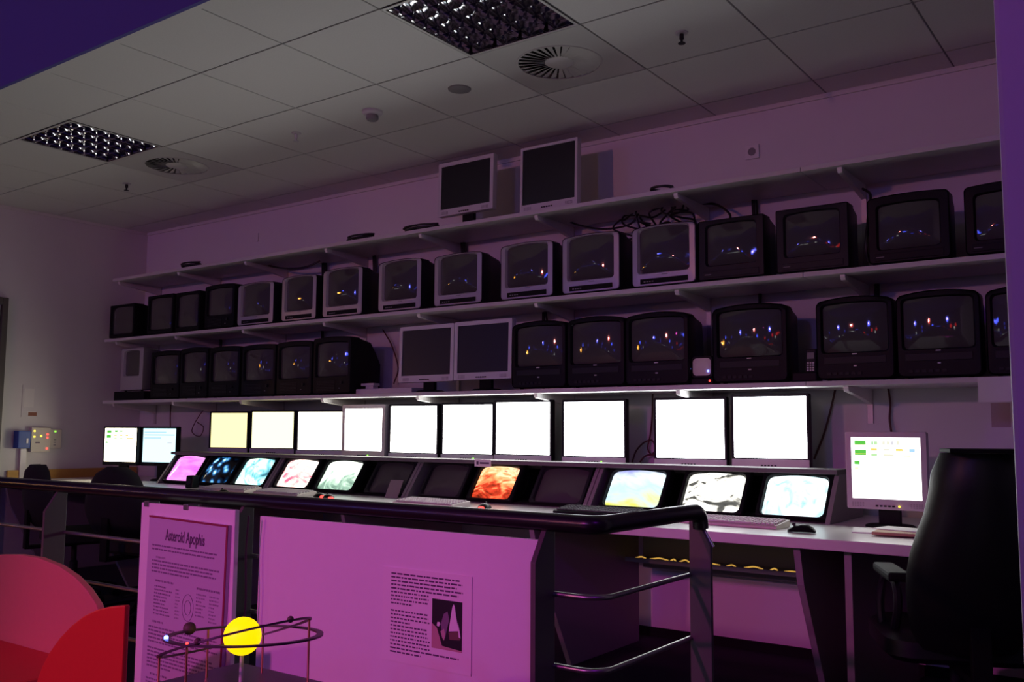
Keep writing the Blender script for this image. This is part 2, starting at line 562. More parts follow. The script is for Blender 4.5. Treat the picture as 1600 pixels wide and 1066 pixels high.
# ------------------------------------------------------------------ shelves
SH_Y = -0.44
SH = {'top': 2.447, 'mid': 1.925, 'low': 1.395}
TH = 0.024
BX = [0.25, 1.10, 1.944, 2.824, 3.703, 4.614, 5.517, 6.38, 7.27]
SX0 = {'top': 0.20, 'mid': 0.11, 'low': 0.13}
for x_i, x in enumerate(BX):
    lab = ['leftmost slotted steel wall rail', 'second slotted steel wall rail from the left', 'third slotted steel wall rail from the left', 'fourth slotted steel wall rail from the left',
           'fifth slotted steel wall rail from the left', 'sixth slotted steel wall rail from the left', 'third slotted steel wall rail from the right', 'second slotted steel wall rail from the right', 'rightmost slotted steel wall rail beside the violet pillar'][x_i] + ', holding shelf brackets'
    MBr = MB().box((x - 0.0125, -0.012, 1.20), (x + 0.0125, 0.0, 2.50))
    tag(MBr.build('wall_rail', M_rail), lab, 'wall rail', 'slotted wall rails')
br_me = None
poly = [(-0.012, 0.0), (-0.012, -0.075), (-0.16, -0.052), (-0.36, -0.030), (-0.405, -0.026), (-0.415, -0.012), (-0.415, 0.0)]
br_me = MB().prism([(y, z) for y, z in poly], 'x', -0.012, 0.012).mesh('bracket', M_bracket, bevel=0.002)
for k, lab in (('top', 'highest long wall shelf carrying two grey monitors'), ('mid', 'middle long wall shelf carrying the upper row of televisions'), ('low', 'lowest long wall shelf carrying the lower row of televisions')):
    t = thing('wall_shelf', lab, 'shelf', (0, 0, SH[k]), group='long wall shelves')
    xs = [SX0[k], 3.26, 6.20, 7.70]
    for a, b in zip(xs[:-1], xs[1:]):
        MB().box((a + 0.001, SH_Y, -TH), (b - 0.001, -0.013, 0)).build('shelf_board', M_shelf, t, bevel=0.0025)
    for x in BX:
        share('bracket', br_me, t, (x, 0, -TH))


# ------------------------------------------------------------------ tube televisions
def outline(w, h, r, z0=0.0, arch=0.0, n=4, m=6):
    """closed loop, counter clockwise seen from the front (-Y)"""
    pts = []
    hw = w / 2
    r = min(r, hw * 0.9, h * 0.45)

    def arc(cx, cz, a0):
        return [(cx + r * math.cos(a0 + PI / 2 * k / n), cz + r * math.sin(a0 + PI / 2 * k / n)) for k in range(n + 1)]
    pts += arc(-hw + r, z0 + r, PI)
    pts += arc(hw - r, z0 + r, 1.5 * PI)
    pts += arc(hw - r, z0 + h - r, 0)
    for k in range(1, m):
        pts.append((hw - r - (w - 2 * r) * k / m, z0 + h))
    pts += arc(-hw + r, z0 + h - r, PI / 2)
    if arch:
        pts = [(x, z + arch * (1 - (2 * x / w) ** 2) * max(0, (z - z0) / h - 0.5) * 2) for x, z in pts]
    return pts


def L3(loop, y, sx=1.0, sz=1.0, zc=0.0, dx=0.0):
    return [(x * sx + dx, y, (z - zc) * sz + zc) for x, z in loop]


def convex(loop, y0, Rc, rings=7):
    """convex glass filling a loop; bulges towards -Y"""
    cx = sum(p[0] for p in loop) / len(loop)
    z0, z1 = min(p[1] for p in loop), max(p[1] for p in loop)
    cz = (z0 + z1) / 2
    rmax = max((p[0] - cx) ** 2 + (p[1] - cz) ** 2 for p in loop)
    loops = []
    for k in range(rings):
        s = 1 - k / rings
        L = []
        for x, z in loop:
            X, Z = (x - cx) * s, (z - cz) * s
            L.append((cx + X, y0 - (math.sqrt(Rc * Rc - X * X - Z * Z) - math.sqrt(Rc * Rc - rmax)), cz + Z))
        loops.append(L)
    mb = MB().loft(loops, False, True)
    return mb


TVC = {}


def television(name, style, w, h, label, loc, rz=0.0, group=None, depth=0.37, Rc=0.60, scr=None):
    t = thing(name, label, 'television', loc, rz, group)
    st = dict(
        silver=dict(scr=(0.77, 0.24, 0.69), r=0.022, arch=0.012, body=M_dgrey, bez=M_silver, low='slot'),
        box=dict(scr=(0.74, 0.26, 0.64), r=0.008, arch=0.0, body=M_black, bez=M_dgrey, low='flap'),
        large=dict(scr=(0.74, 0.22, 0.62), r=0.018, arch=0.010, body=M_black, bez=M_black, low='flap'),
        vcr=dict(scr=(0.83, 0.34, 0.56), r=0.025, arch=0.020, body=M_black, bez=M_black, low='vcr'),
        small=dict(scr=(0.82, 0.32, 0.56), r=0.016, arch=0.010, body=M_blackm, bez=M_black, low='knobs'),
        plain=dict(scr=(0.84, 0.14, 0.76), r=0.010, arch=0.0, body=M_blackm, bez=M_black, low='none'),
        old=dict(scr=(0.66, 0.36, 0.55), r=0.014, arch=0.0, body=M_greyp, bez=M_silver, low='none'))[style]
    sw, sb, sh = st['scr'] if scr is None else scr
    h0 = h - st['arch']
    of = outline(w, h0 - 0.008, st['r'], 0.008, st['arch'])
    fz = h * 0.45
    hb = MB().loft([L3(of, 0.004, 0.985, 0.985, fz), L3(of, 0.0, 0.995, 0.995, fz), L3(of, 0.004), L3(of, 0.085), L3(of, 0.10, 0.97, 0.97, fz),
                    L3(of, 0.10 + depth * 0.30, 0.90, 0.90, fz * 0.8), L3(of, depth * 0.8, 0.72, 0.70, fz * 0.5), L3(of, depth, 0.55, 0.50, fz * 0.4)], False, True)
    hb.build('housing', st['body'], t, True)
    so = outline(w * sw, h * sh, 0.018, h * sb, 0.006)
    cz = h * (sb + sh / 2)
    bz = MB().loft([L3(of, 0.004, 0.985, 0.985, fz), L3(of, 0.0, 0.97, 0.97, fz), L3(so, -0.002, 1.06, 1.06, cz), L3(so, 0.016)], False, False)
    bz.build('bezel', st['bez'], t, True)
    sg = convex(so, 0.016, Rc)
    sg.build('screen', M_glass, t, 'all')
    ft = MB()
    for sx in (-1, 1):
        for y in (0.03, depth * 0.6):
            ft.lathe([(0.010, 0), (0.012, 0.012)], 10, Matrix.Translation((sx * w * 0.36, y, 0)))
    ft.build('feet', M_blackm, t)
    if st['low'] == 'slot':
        MB().box((-w * 0.36, -0.006, h * 0.060), (w * 0.38, 0.010, h * 0.140)).build('tape_slot', M_blackm, t, bevel=0.002)
        MB().box((-w * 0.02, -0.006, h * 0.190), (w * 0.07, 0.004, h * 0.200)).build('badge', M_greyp, t)
        b = MB()
        for k in range(4):
            b.box((-w * 0.30 + k * 0.016, -0.008, h * 0.085), (-w * 0.30 + k * 0.016 + 0.010, -0.004, h * 0.10))
        b.build('buttons', M_greyp, t)
    elif st['low'] == 'vcr':
        MB().box((-w * 0.40, -0.004, h * 0.20), (w * 0.40, 0.01, h * 0.285)).build('tape_flap', M_dgrey, t, bevel=0.002)
        MB().box((-w * 0.03, -0.004, h * 0.306), (w * 0.03, 0.004, h * 0.318)).build('badge', M_silver2, t)
        MB().box((-w * 0.012, -0.005, h * 0.165), (w * 0.025, 0.004, h * 0.178)).build('label_plate', M_silver2, t)
        b = MB()
        for k in range(6):
            b.box((-w * 0.36 + k * 0.028, -0.005, h * 0.07), (-w * 0.36 + k * 0.028 + 0.018, 0.004, h * 0.10))
        b.build('buttons', M_dgrey, t)
    elif st['low'] == 'flap':
        MB().box((-w * 0.42, -0.004, h * 0.06), (w * 0.42, 0.006, h * 0.16)).build('control_flap', st['bez'], t, bevel=0.002)
        MB().box((-w * 0.40, -0.0055, h * 0.105), (-w * 0.30, 0.0, h * 0.115)).build('badge', M_greyp, t)
    elif st['low'] == 'knobs':
        g = MB()
        for k in range(7):
            g.box((-w * 0.38, -0.004, h * 0.07 + k * h * 0.026), (w * 0.10, 0.002, h * 0.07 + k * h * 0.026 + h * 0.012))
        g.build('speaker_grille', M_dgrey, t)
        MB().lathe([(0.011, 0.0), (0.011, 0.014), (0.008, 0.017)], 14, Matrix.Translation((w * 0.28, 0.004, h * 0.20)) @ Matrix.Rotation(PI / 2, 4, 'X')).build('knob', M_dgrey, t, True)
        MB().box((w * 0.20, -0.003, h * 0.10), (w * 0.23, 0.003, h * 0.115)).build('power_light', M_greyp, t)
    return t


TVY = -0.425
G1, G2 = 'upper row of televisions', 'lower row of televisions'
UP_ROW = [  # style, uL, uR, vTop at centre
    ('plain', 171, 209, 476, 'small plain black television at the left end of the upper row'),
    ('plain', 230, 270, 461, 'plain black television second from left in the upper row'),
    ('plain', 274, 311, 456, 'plain black television third from left in the upper row'),
    ('small', 320, 366, 444, 'black television left of the first silver set in upper row'),
    ('silver', 371, 427, 441, 'leftmost of the silver fronted televisions'),
    ('silver', 440, 494, 430, 'second silver fronted television from the left'),
    ('silver', 504, 566, 418, 'third silver fronted television from the left'),
    ('silver', 591, 658, 405, 'fourth silver fronted television from the left'),
    ('silver', 678, 753, 395, 'fifth silver fronted television, under the left top monitor'),
    ('silver', 782, 864, 378, 'sixth silver fronted television, under the right top monitor'),
    ('silver', 878, 968, 364, 'seventh silver fronted television, second from its right end'),
    ('silver', 987, 1087, 349, 'rightmost silver fronted television, beside a square black set'),
    ('box', 1091, 1194, 340, 'square black television right of the last silver set'),
    ('box', 1212, 1326, 322, 'square grey-black television between two other black sets, upper row'),
    ('large', 1355, 1484, 300, 'large black television second from right in upper row'),
    ('large', 1506, 1645, 281, 'large black television half hidden by violet pillar, upper row')]
for st, a, b, vt, lab in UP_ROW:
    vm = vt + 40
    x0, x1 = onY(a, vm, TVY).x, onY(b, vm, TVY).x
    ht = onY((a + b) / 2, vt, TVY).z - SH['mid']
    television('television', st, x1 - x0, ht, lab, ((x0 + x1) / 2, TVY, SH['mid']), 0, G1)
LO_ROW = [
    ('small', 235, 280, 548, 'black television right of the small grey monitor, lower row'),
    ('small', 281, 324, 543, 'black television third from left in the lower row'),
    ('small', 326, 374, 541, 'black television fourth from left in the lower row'),
    ('small', 377, 430, 538, 'black television fifth from left in the lower row'),
    ('small', 432, 487, 533, 'black television sixth from left in the lower row'),
    ('small', 489, 548, 526, 'deep black television left of the flat white boxes'),
    ('vcr', 800, 884, 501, 'black video television right of the two pale flat monitors'),
    ('vcr', 886, 976, 494, 'black video television in the middle of three close together'),
    ('vcr', 977, 1076, 487, 'black video television left of the little white set'),
    ('vcr', 1113, 1230, 474, 'black video television standing alone right of the little white set'),
    ('vcr', 1275, 1396, 462, 'black video television right of the cordless phone'),
    ('vcr', 1400, 1532, 452, 'wide black video television near violet pillar, lower row'),
    ('vcr', 1540, 1670, 444, 'black video television half hidden by violet pillar, lower row')]
for st, a, b, vt, lab in LO_ROW:
    vm = vt + 50
    x0, x1 = onY(a, vm, TVY).x, onY(b, vm, TVY).x
    ht = onY((a + b) / 2, vt, TVY).z - SH['low']
    television('television', st, x1 - x0, ht, lab, ((x0 + x1) / 2, TVY, SH['low']), 0, G2)
# old grey monitor on a flat black box, left end of the lower row
p0, p1 = onY(177, 615, TVY), onY(213, 615, TVY)
tag(MB().box((p0.x, TVY + 0.005, SH['low']), (p1.x + 0.10, TVY + 0.33, SH['low'] + 0.075)).build('video_recorder', M_blackm, None, bevel=0.004), 'flat black box under the small grey monitor', 'recorder')
q0, q1 = onY(187, 570, TVY), onY(222, 570, TVY)
television('monitor', 'old', q1.x - q0.x, 0.365, 'small grey tube monitor on flat black box at left', ((q0.x + q1.x) / 2, TVY + 0.01, SH['low'] + 0.0755), 0, None, 0.32)


# ------------------------------------------------------------------ flat monitors
def lcd(label, sw, sh, loc, rz=0.0, bez=0.016, chin=0.034, frame=M_black, chin_m=None, screen=None, group=None, gap=0.05, tilt=0.0, base=True, name='flat_monitor', led=None, grilles=False):
    """origin on the surface below the middle of the front; gap = height of the lower rim above it"""
    t = thing(name, label, 'monitor', loc, rz, group)
    W, Ht = sw + 2 * bez, sh + bez + chin
    Mt = Matrix.Translation((0, 0, gap)) @ Matrix.Rotation(-tilt, 4, 'X')
    z0 = chin
    fr = MB()
    fo = outline(W, Ht, 0.008, 0)
    si = outline(sw, sh, 0.002, z0)
    fr.loft([L3(fo, 0.040), L3(fo, 0.003), L3(fo, 0.0, 0.994, 0.994, Ht / 2), L3(si, 0.0), L3(si, 0.006)], False, False, Mt)
    fr.build('bezel', frame, t, True)
    MB().loft([L3(fo, 0.040), L3(fo, 0.048, 0.94, 0.94, Ht / 2), L3(fo, 0.065, 0.6, 0.6, Ht / 2)], True, True, Mt).build('back_shell', frame, t, True)
    MB().add([(-sw / 2, 0.005, z0), (sw / 2, 0.005, z0), (sw / 2, 0.005, z0 + sh), (-sw / 2, 0.005, z0 + sh)], [(0, 1, 2, 3)], Mt).build('screen', screen or M_lcdoff, t)
    if chin_m:
        MB().box((-W / 2 + 0.003, -0.004, 0.002), (W / 2 - 0.003, 0.002, chin - 0.006), Mt).build('chin', chin_m, t, bevel=0.0015)
    b = MB()
    for k in range(5):
        b.box((-0.045 + k * 0.017, -0.006, chin * 0.28), (-0.035 + k * 0.017, 0.0, chin * 0.28 + 0.006), Mt)
    b.build('buttons', M_blackm, t)
    if led:
        MB().sphere(Mt @ Vector((0.052, -0.005, chin * 0.36)), 0.0045, 8, 6).build('power_light', led, t)
    if grilles:
        for s in (-1, 1):
            g = MB()
            for k in range(5):
                for j in range(3):
                    g.box((s * W * 0.36 - 0.024 + k * 0.011, -0.002, chin * 0.25 + j * 0.007), (s * W * 0.36 - 0.018 + k * 0.011, 0.001, chin * 0.25 + j * 0.007 + 0.003), Mt)
            g.build('speaker_grille', M_greyp, t)
    if base:
        MB().box((-0.045, 0.035, 0.012), (0.045, 0.065, gap + 0.14)).build('neck', M_blackm, t, bevel=0.004)
        MB().lathe([(0.105, 0.0), (0.105, 0.008), (0.09, 0.014)], 28, Matrix.Translation((0, 0.055, 0)) @ Matrix.Diagonal((1.0, 0.75, 1.0, 1.0))).build('foot', M_blackm, t, True)
    return t


# two on the top shelf, two on the lowest shelf
def shelf_lcd(uL, uR, vT, vB, zs, y, lab, grp, tilt=0.02, gap=None, frame=M_silver2, bez=0.026, chin=0.044):
    um = (uL + uR) / 2
    vm = (vT + vB) / 2
    x0, x1 = onY(uL, vm, y).x, onY(uR, vm, y).x
    z1, zb = onY(um, vT, y).z, onY(um, vB, y).z
    g = max(0.02, zb - zs) if gap is None else gap
    Wd, Hd = x1 - x0, z1 - zs - g
    return lcd(lab, Wd - 2 * bez, Hd - bez - chin, ((x0 + x1) / 2, y, zs), 0, bez, chin, frame, None, None, grp, g, tilt, grilles=True)


shelf_lcd(684, 770, 247.5, 332.5, SH['top'], -0.34, 'left of two switched-off grey monitors on top shelf', 'switched-off grey monitors on top shelf')
shelf_lcd(812, 901.5, 222.5, 316, SH['top'], -0.34, 'larger switched-off grey monitor on top shelf, right', 'switched-off grey monitors on top shelf', gap=0.025, bez=0.018)
shelf_lcd(623, 708, 508, 597, SH['low'], -0.38, 'left of two pale switched-off monitors on the lowest shelf', 'pale switched-off monitors on lowest shelf')
shelf_lcd(709, 799, 500, 593, SH['low'], -0.38, 'right of two pale switched-off monitors on the lowest shelf', 'pale switched-off monitors on lowest shelf')

# small things on the lowest shelf
a, b = onY(551, 610, -0.38), onY(643, 610, -0.38)
tag(MB().box((a.x + 0.03, -0.38, SH['low']), (b.x, -0.16, SH['low'] + 0.035)).build('flat_box', M_silver2, None, bevel=0.004), 'flat white box on lowest shelf left of pale monitors', 'box')
a, b = onY(563, 600, -0.34), onY(588, 600, -0.34)
t = thing('table_stapler', 'small white T-shaped device on top of the flat white box', 'device', ((a.x + b.x) / 2, -0.34, SH['low'] + 0.035))
MB().box((-0.025, 0, 0), (0.045, 0.05, 0.022)).build('foot', M_silver2, t, bevel=0.003)
MB().box((-0.065, -0.005, 0.022), (0.055, 0.055, 0.04)).build('head', M_silver2, t, bevel=0.003)
# little white portable set
a, b = onY(1076, 572, -0.40), onY(1110, 572, -0.40)
t = thing('portable_television', 'little white-faced set with blue lights on black base', 'television', ((a.x + b.x) / 2 + 0.012, -0.40, SH['low']))
wv = b.x - a.x
MB().box((-wv / 2, 0.0, 0), (wv / 2, 0.10, 0.035)).build('base', M_black, t, bevel=0.004)
o_ = outline(wv, 0.115, 0.022, 0.035)
MB().loft([L3(o_, 0.003, 0.96, 0.96, 0.09), L3(o_, 0.008), L3(o_, 0.07), L3(o_, 0.10, 0.7, 0.7, 0.09)]).build('housing', M_black, t, True)
o2 = outline(wv * 0.82, 0.09, 0.02, 0.048)
convex(o2, 0.0025, 0.3, 4).build('face', M_beige, t, 'all')
for dx, dz, mm in ((-wv * 0.53, 0.085, M_ledb), (wv * 0.30, 0.07, M_ledb), (0.045, 0.02, M_ledr)):
    MB().sphere((dx, -0.003, dz), 0.0055, 8, 6).build('light', mm, t)
# cordless phone in a cradle
a, b = onY(1257, 580, -0.40), onY(1273, 580, -0.40)
t = thing('cordless_phone', 'black cordless phone upright in its cradle on lowest shelf', 'phone', ((a.x + b.x) / 2, -0.40, SH['low']))
MB().box((-0.09, 0.0, 0), (0.035, 0.09, 0.05)).build('cradle', M_black, t, bevel=0.008)
ph = MB().box((-0.025, 0.01, 0.03), (0.025, 0.035, 0.165), Matrix.Rotation(R(-6), 4, 'X')).build('handset', M_dgrey, t, bevel=0.006)
k_ = MB()
for i in range(3):
    for j in range(4):
        k_.box((-0.017 + i * 0.013, 0.006, 0.055 + j * 0.012), (-0.009 + i * 0.013, 0.011, 0.062 + j * 0.012), Matrix.Rotation(R(-6), 4, 'X'))
k_.build('keypad', M_silver2, ph)
MB().box((-0.017, 0.006, 0.115), (0.017, 0.011, 0.145), Matrix.Rotation(R(-6), 4, 'X')).build('display', M_greyp, ph)

# ------------------------------------------------------------------ worktop and console
DZ = 0.745
DY = -1.25
dk = thing('control_desk', 'long pale control desk under all the lit monitors', 'desk', (0, 0, 0))
MB().box((0.023, DY, DZ - 0.042), (7.75, -0.02, DZ)).build('worktop', M_desk, dk, bevel=0.004)
tag(MB().box((0.0, -1.15, DZ - 0.05), (0.022, -0.02, DZ + 0.075)).build('wooden_wall_strip', M_wood), 'yellowish wooden strip on left wall along the desk end', 'wood strip')
# slanted leg boards
leg_poly = [(-0.16, 0.0), (-0.16, DZ - 0.042), (-1.20, DZ - 0.042), (-1.16, 0.55), (-0.86, 0.0)]
for x in (0.10, 1.30, 2.58, 3.86, 5.13, 6.40):
    MB().prism(leg_poly, 'x', x - 0.014, x + 0.014).build('leg_board', M_panel, dk, bevel=0.002)
for x in (6.589, 7.70):
    MB().prism([(-0.16, 0.0), (-0.16, DZ - 0.042), (-1.17, DZ - 0.042), (-1.17, 0.0)], 'x', x - 0.014, x + 0.014).build('leg_board', M_panel, dk, bevel=0.002)
# cable tray under the worktop with glowing dashes standing in for leaked warm light
t = thing('cable_tray', 'metal cable tray under the desk lit by warm light', 'cable tray', (0, 0, 0))
MB().box((5.16, -0.34, 0.46), (6.37, -0.14, 0.464)).build('tray_floor', M_steel, t)
MB().box((5.16, -0.346, 0.455), (6.37, -0.34, 0.478)).build('tray_lip', M_panel, t)
MB().box((5.16, -0.14, 0.40), (6.37, -0.134, 0.70)).build('tray_back', M_panel, t)
rnd = random.Random(3)
x = 5.20
while x < 6.30:
    ln = rnd.uniform(0.03, 0.16)
    MB().tube(smoothpath([(x, -0.30, 0.470), (x + ln * 0.5, -0.29, 0.473 + rnd.uniform(0, 0.008)), (min(x + ln, 6.35), -0.30, 0.472)]), 0.004, 6).build('leak_glow', M_warm, t, True)
    x += ln + rnd.uniform(0.01, 0.05)

# console cabinets: top edge y=-0.50 z=0.995, foot y=-0.66 z=0.745
CT, CF = Vector((0, -0.50, 0.975)), Vector((0, -0.66, DZ))
UX = [1.28, 2.535, 3.815, 5.095, 6.365]
side_poly = [(-0.13, DZ), (-0.13, 0.935), (-0.37, 0.935), (-0.37, 0.960), (-0.495, 0.960), (-0.655, DZ)]
for i, lab in enumerate(('console cabinet with pink and blue pictures, far left', 'console cabinet holding the whitish and the green-white pictures', 'console cabinet holding the red picture between two dark tubes', 'console cabinet nearest the big chair, three bright pictures')):
    t = thing('console_cabinet', lab, 'cabinet', (0, 0, 0), group='console cabinets on the worktop')
    a, b = UX[i], UX[i + 1]
    for x in (a + 0.002, b - 0.024):
        MB().prism(side_poly, 'x', x, x + 0.022).build('side_panel', M_console, t, bevel=0.0015)
    MB().box((a + 0.024, -0.15, DZ), (b - 0.024, -0.13, 0.935)).build('back_panel', M_blackm, t)
    MB().box((a + 0.024, -0.60, DZ), (b - 0.024, -0.18, DZ + 0.012)).build('bottom_board', M_blackm, t)
    MB().box((a, -0.535, 0.9605), (b, -0.350, 0.983)).build('top_board', mat('console_top_laminate', (0.16, 0.15, 0.15), 0.7, spec=0.1), t, bevel=0.003)
tag(MB().box((UX[0] - 0.004, -0.349, 0.9355), (UX[-1] + 0.004, -0.12, 0.955)).build('monitor_shelf', M_console, None, bevel=0.003), 'long board on top of the console carrying lit monitors', 'shelf')

SL_n = (CT - CF).normalized()                      # up the slope
SLOPE = math.atan2(CT.y - CF.y, CT.z - CF.z)       # lean back angle


def on_slope(u, v):
    r = ray(u, v)
    n = Vector((0, -SL_n.z, SL_n.y))
    return CAM + r * ((CF - CAM).dot(n) / r.dot(n))


PIC = {
    'pink': picture_mat('picture_pink', [(0.30, (0.80, 0.16, 0.85)), (0.5, (0.95, 0.30, 0.90)), (0.75, (1.0, 0.50, 0.95))], 5, 0.5, 1.15, (1, 1, 4)),
    'bokeh': picture_mat('picture_bokeh', [(0.0, (1.6, 1.9, 1.7)), (0.18, (0.30, 0.80, 0.95)), (0.34, (0.03, 0.16, 0.45)), (0.48, (0.0, 0.01, 0.03)), (0.7, (0, 0, 0))], 17, 1.0, 1.3, kind='voronoi'),
    'cyan': picture_mat('picture_cyan', [(0.28, (0.02, 0.12, 0.18)), (0.42, (0.25, 0.75, 0.85)), (0.55, (1.0, 1.15, 0.95)), (0.68, (0.5, 0.95, 1.1))], 7, 1.6, 1.3),
    'rose': picture_mat('picture_rose', [(0.30, (1.2, 0.15, 0.28)), (0.42, (1.2, 0.75, 0.70)), (0.55, (1.3, 1.15, 1.05)), (0.75, (1.25, 0.95, 0.9))], 6, 1.8, 1.3, (1, 1, 2.2)),
    'mint': picture_mat('picture_mint', [(0.20, (0.05, 0.10, 0.08)), (0.36, (0.35, 0.55, 0.42)), (0.48, (0.95, 1.15, 0.95)), (0.7, (1.2, 1.3, 1.15))], 9, 1.5, 1.35, vgrad=(0.03, 0.22, 0.35)),
    'red': picture_mat('picture_red', [(0.22, (0.10, 0.01, 0.0)), (0.38, (0.80, 0.06, 0.02)), (0.50, (1.3, 0.45, 0.16)), (0.62, (1.4, 0.95, 0.55)), (0.72, (0.75, 0.05, 0.02)), (0.85, (0.12, 0.01, 0.02))], 6, 2.2, 1.25, (1, 1, 2.5), vgrad=(0.04, 0.26, 0.35)),
    'sky': picture_mat('picture_sky', [(0.22, (0.95, 0.95, 0.10)), (0.34, (0.9, 1.1, 0.8)), (0.45, (0.7, 0.95, 1.15)), (0.58, (1.0, 1.15, 1.2)), (0.72, (0.40, 0.42, 0.95))], 5, 2.0, 1.05, vgrad=(0.05, 0.24, 0.38)),
    'swirl': picture_mat('picture_swirl', [(0.22, (0.01, 0.01, 0.01)), (0.36, (0.10, 0.10, 0.09)), (0.44, (1.3, 1.25, 1.1)), (0.66, (1.4, 1.4, 1.35)), (0.76, (0.02, 0.02, 0.02))], 5.5, 2.6, 1.6, (1, 1, 1.6)),
    'ice': picture_mat('picture_ice', [(0.25, (0.35, 0.75, 0.95)), (0.42, (0.80, 1.10, 1.15)), (0.6, (1.2, 1.3, 1.3)), (0.8, (0.75, 1.05, 1.2))], 9, 2.2, 1.2),
    'off': M_glass}


def console_tube(uL, uR, v, pic, lab):
    """tube monitor leaning back in the console, screen from uL to uR"""
    a, b = on_slope(uL, v), on_slope(uR, v)
    sw = (b.x - a.x) * 0.94
    cx = (a.x + b.x) / 2
    lit = pic != 'off'
    t = thing('console_monitor', lab, 'monitor', (cx, CF.y + 0.028, CF.z + 0.024), group='tube monitors in the console', rot=(-SLOPE, 0, 0))
    W = sw + 0.050
    Hh = 0.255
    of = outline(W, Hh, 0.010)
    so = outline(sw, 0.208, 0.026, 0.010, 0.005)
    MB().loft([L3(of, 0.002, 0.99, 0.99, Hh / 2), L3(of, 0.0, 0.97, 0.97, Hh / 2), L3(so, 0.002, 1.04, 1.04, 0.114), L3(so, 0.020)], False, False).build('bezel', M_black if lit else M_dgrey, t, True)
    MB().loft([L3(of, 0.002, 0.99, 0.99, Hh / 2), L3(of, 0.006), L3(of, 0.025), L3(of, 0.06, 0.95, 0.85, 0.255), L3(of, 0.12, 0.8, 0.58, 0.23), L3(of, 0.17, 0.6, 0.35, 0.23)], False, True).build('housing', M_blackm, t, True)
    convex(so, 0.020, 0.55).build('screen', PIC[pic] if lit else M_glass, t, 'all')
    MB().box((W * 0.30, -0.004, 0.232), (W * 0.36, 0.002, 0.239)).build('power_button', M_dgrey, t)
    return t


for c in ((264, 311, 730, 'pink', 'leaning tube monitor with bright pink picture'),
          (317, 364, 732, 'bokeh', 'leaning tube monitor with blurred blue light spots'),
          (371, 420, 735, 'cyan', 'leaning tube monitor with pale cyan and yellow picture'),
          (434, 487, 741, 'rose', 'leaning tube monitor with pinkish white picture'),
          (497, 556, 745, 'mint', 'leaning tube monitor with greenish white picture'),
          (577, 635, 750, 'off', 'dark tube monitor right of the greenish white picture'),
          (660, 720, 757, 'off', 'dark tube monitor left of the red picture'),
          (735, 800, 762, 'red', 'leaning tube monitor with glowing red picture'),
          (833, 910, 767, 'off', 'dark tube monitor right of the red picture'),
          (942, 1032, 772, 'sky', 'leaning tube monitor with blue-white and yellow picture'),
          (1063, 1159, 774, 'swirl', 'leaning tube monitor with white and black picture behind handrail end'),
          (1188, 1291, 778, 'ice', 'leaning tube monitor with icy cyan-white picture')):
    console_tube(*c)
# pinkish card leaning by the dark tube, small sign on the console edge
p = onZ(610, 782, DZ + 0.001)
t = tag(MB().box((-0.045, -0.002, 0), (0.045, 0.002, 0.125)).build('leaning_card', mat('dull_card', (0.30, 0.24, 0.24), 0.8), None, bevel=0.001), 'pale card leaning on the console by a dark tube', 'card')
c_ = on_slope(617, 770)
t.location = (c_.x, CF.y - 0.012, DZ + 0.001)
t.rotation_euler = (-SLOPE * 0.98, 0, R(12))
p = onY(754, 722, -0.54)
t = thing('small_sign', 'tiny white label plate on console edge above red picture', 'sign', (p.x, -0.5355, 0.945))
MB().box((-0.06, -0.004, 0), (0.06, 0.0, 0.042)).build('plate', M_white, t, bevel=0.001)
MB().box((-0.045, -0.0048, 0.012), (-0.03, -0.0041, 0.03)).box((-0.02, -0.0048, 0.016), (0.048, -0.0041, 0.026)).build('print', M_ink, t)

# ------------------------------------------------------------------ lit monitors on the console
LIT = [  # uL uR vT vB colour frame label yaw(deg)
    (325, 383, 645, 700, (1.0, 0.86, 0.40), 16, 0, 'leftmost lit monitor on the console, glowing yellow'),
    (389, 456, 643, 701, (1.0, 0.92, 0.52), 16, 0, 'second lit monitor on console, glowing pale yellow'),
    (461, 536, 643, 704, (1.0, 0.96, 0.80), 16, 0, 'third lit monitor on console, left of silver-framed one'),
    (540, 601, 638, 705, (1.0, 1.0, 0.95), 0, 1, 'lit white monitor with silver frame on the console'),
    (609, 683, 634, 708, (1.0, 1.0, 0.97), 5, 0, 'lit white monitor right of the silver-framed one'),
    (691, 770, 632, 710, (1.0, 1.0, 0.98), 5, 0, 'lit white monitor above the red picture, left of its close neighbour'),
    (774, 860, 628, 711, (1.0, 1.0, 0.99), 5, 0, 'lit white monitor left of the wall gap, above dark tube'),
    (880, 976, 627, 714, (0.96, 1.0, 1.04), 5, 0, 'lit white monitor standing alone, left of the wall cables'),
    (1024, 1133, 624, 717, (0.96, 1.0, 1.04), 4, 0, 'lit white monitor right of the wall cables'),
    (1145, 1262, 619, 717, (0.96, 1.0, 1.04), 3, 0, 'largest lit white monitor, rightmost on the console')]
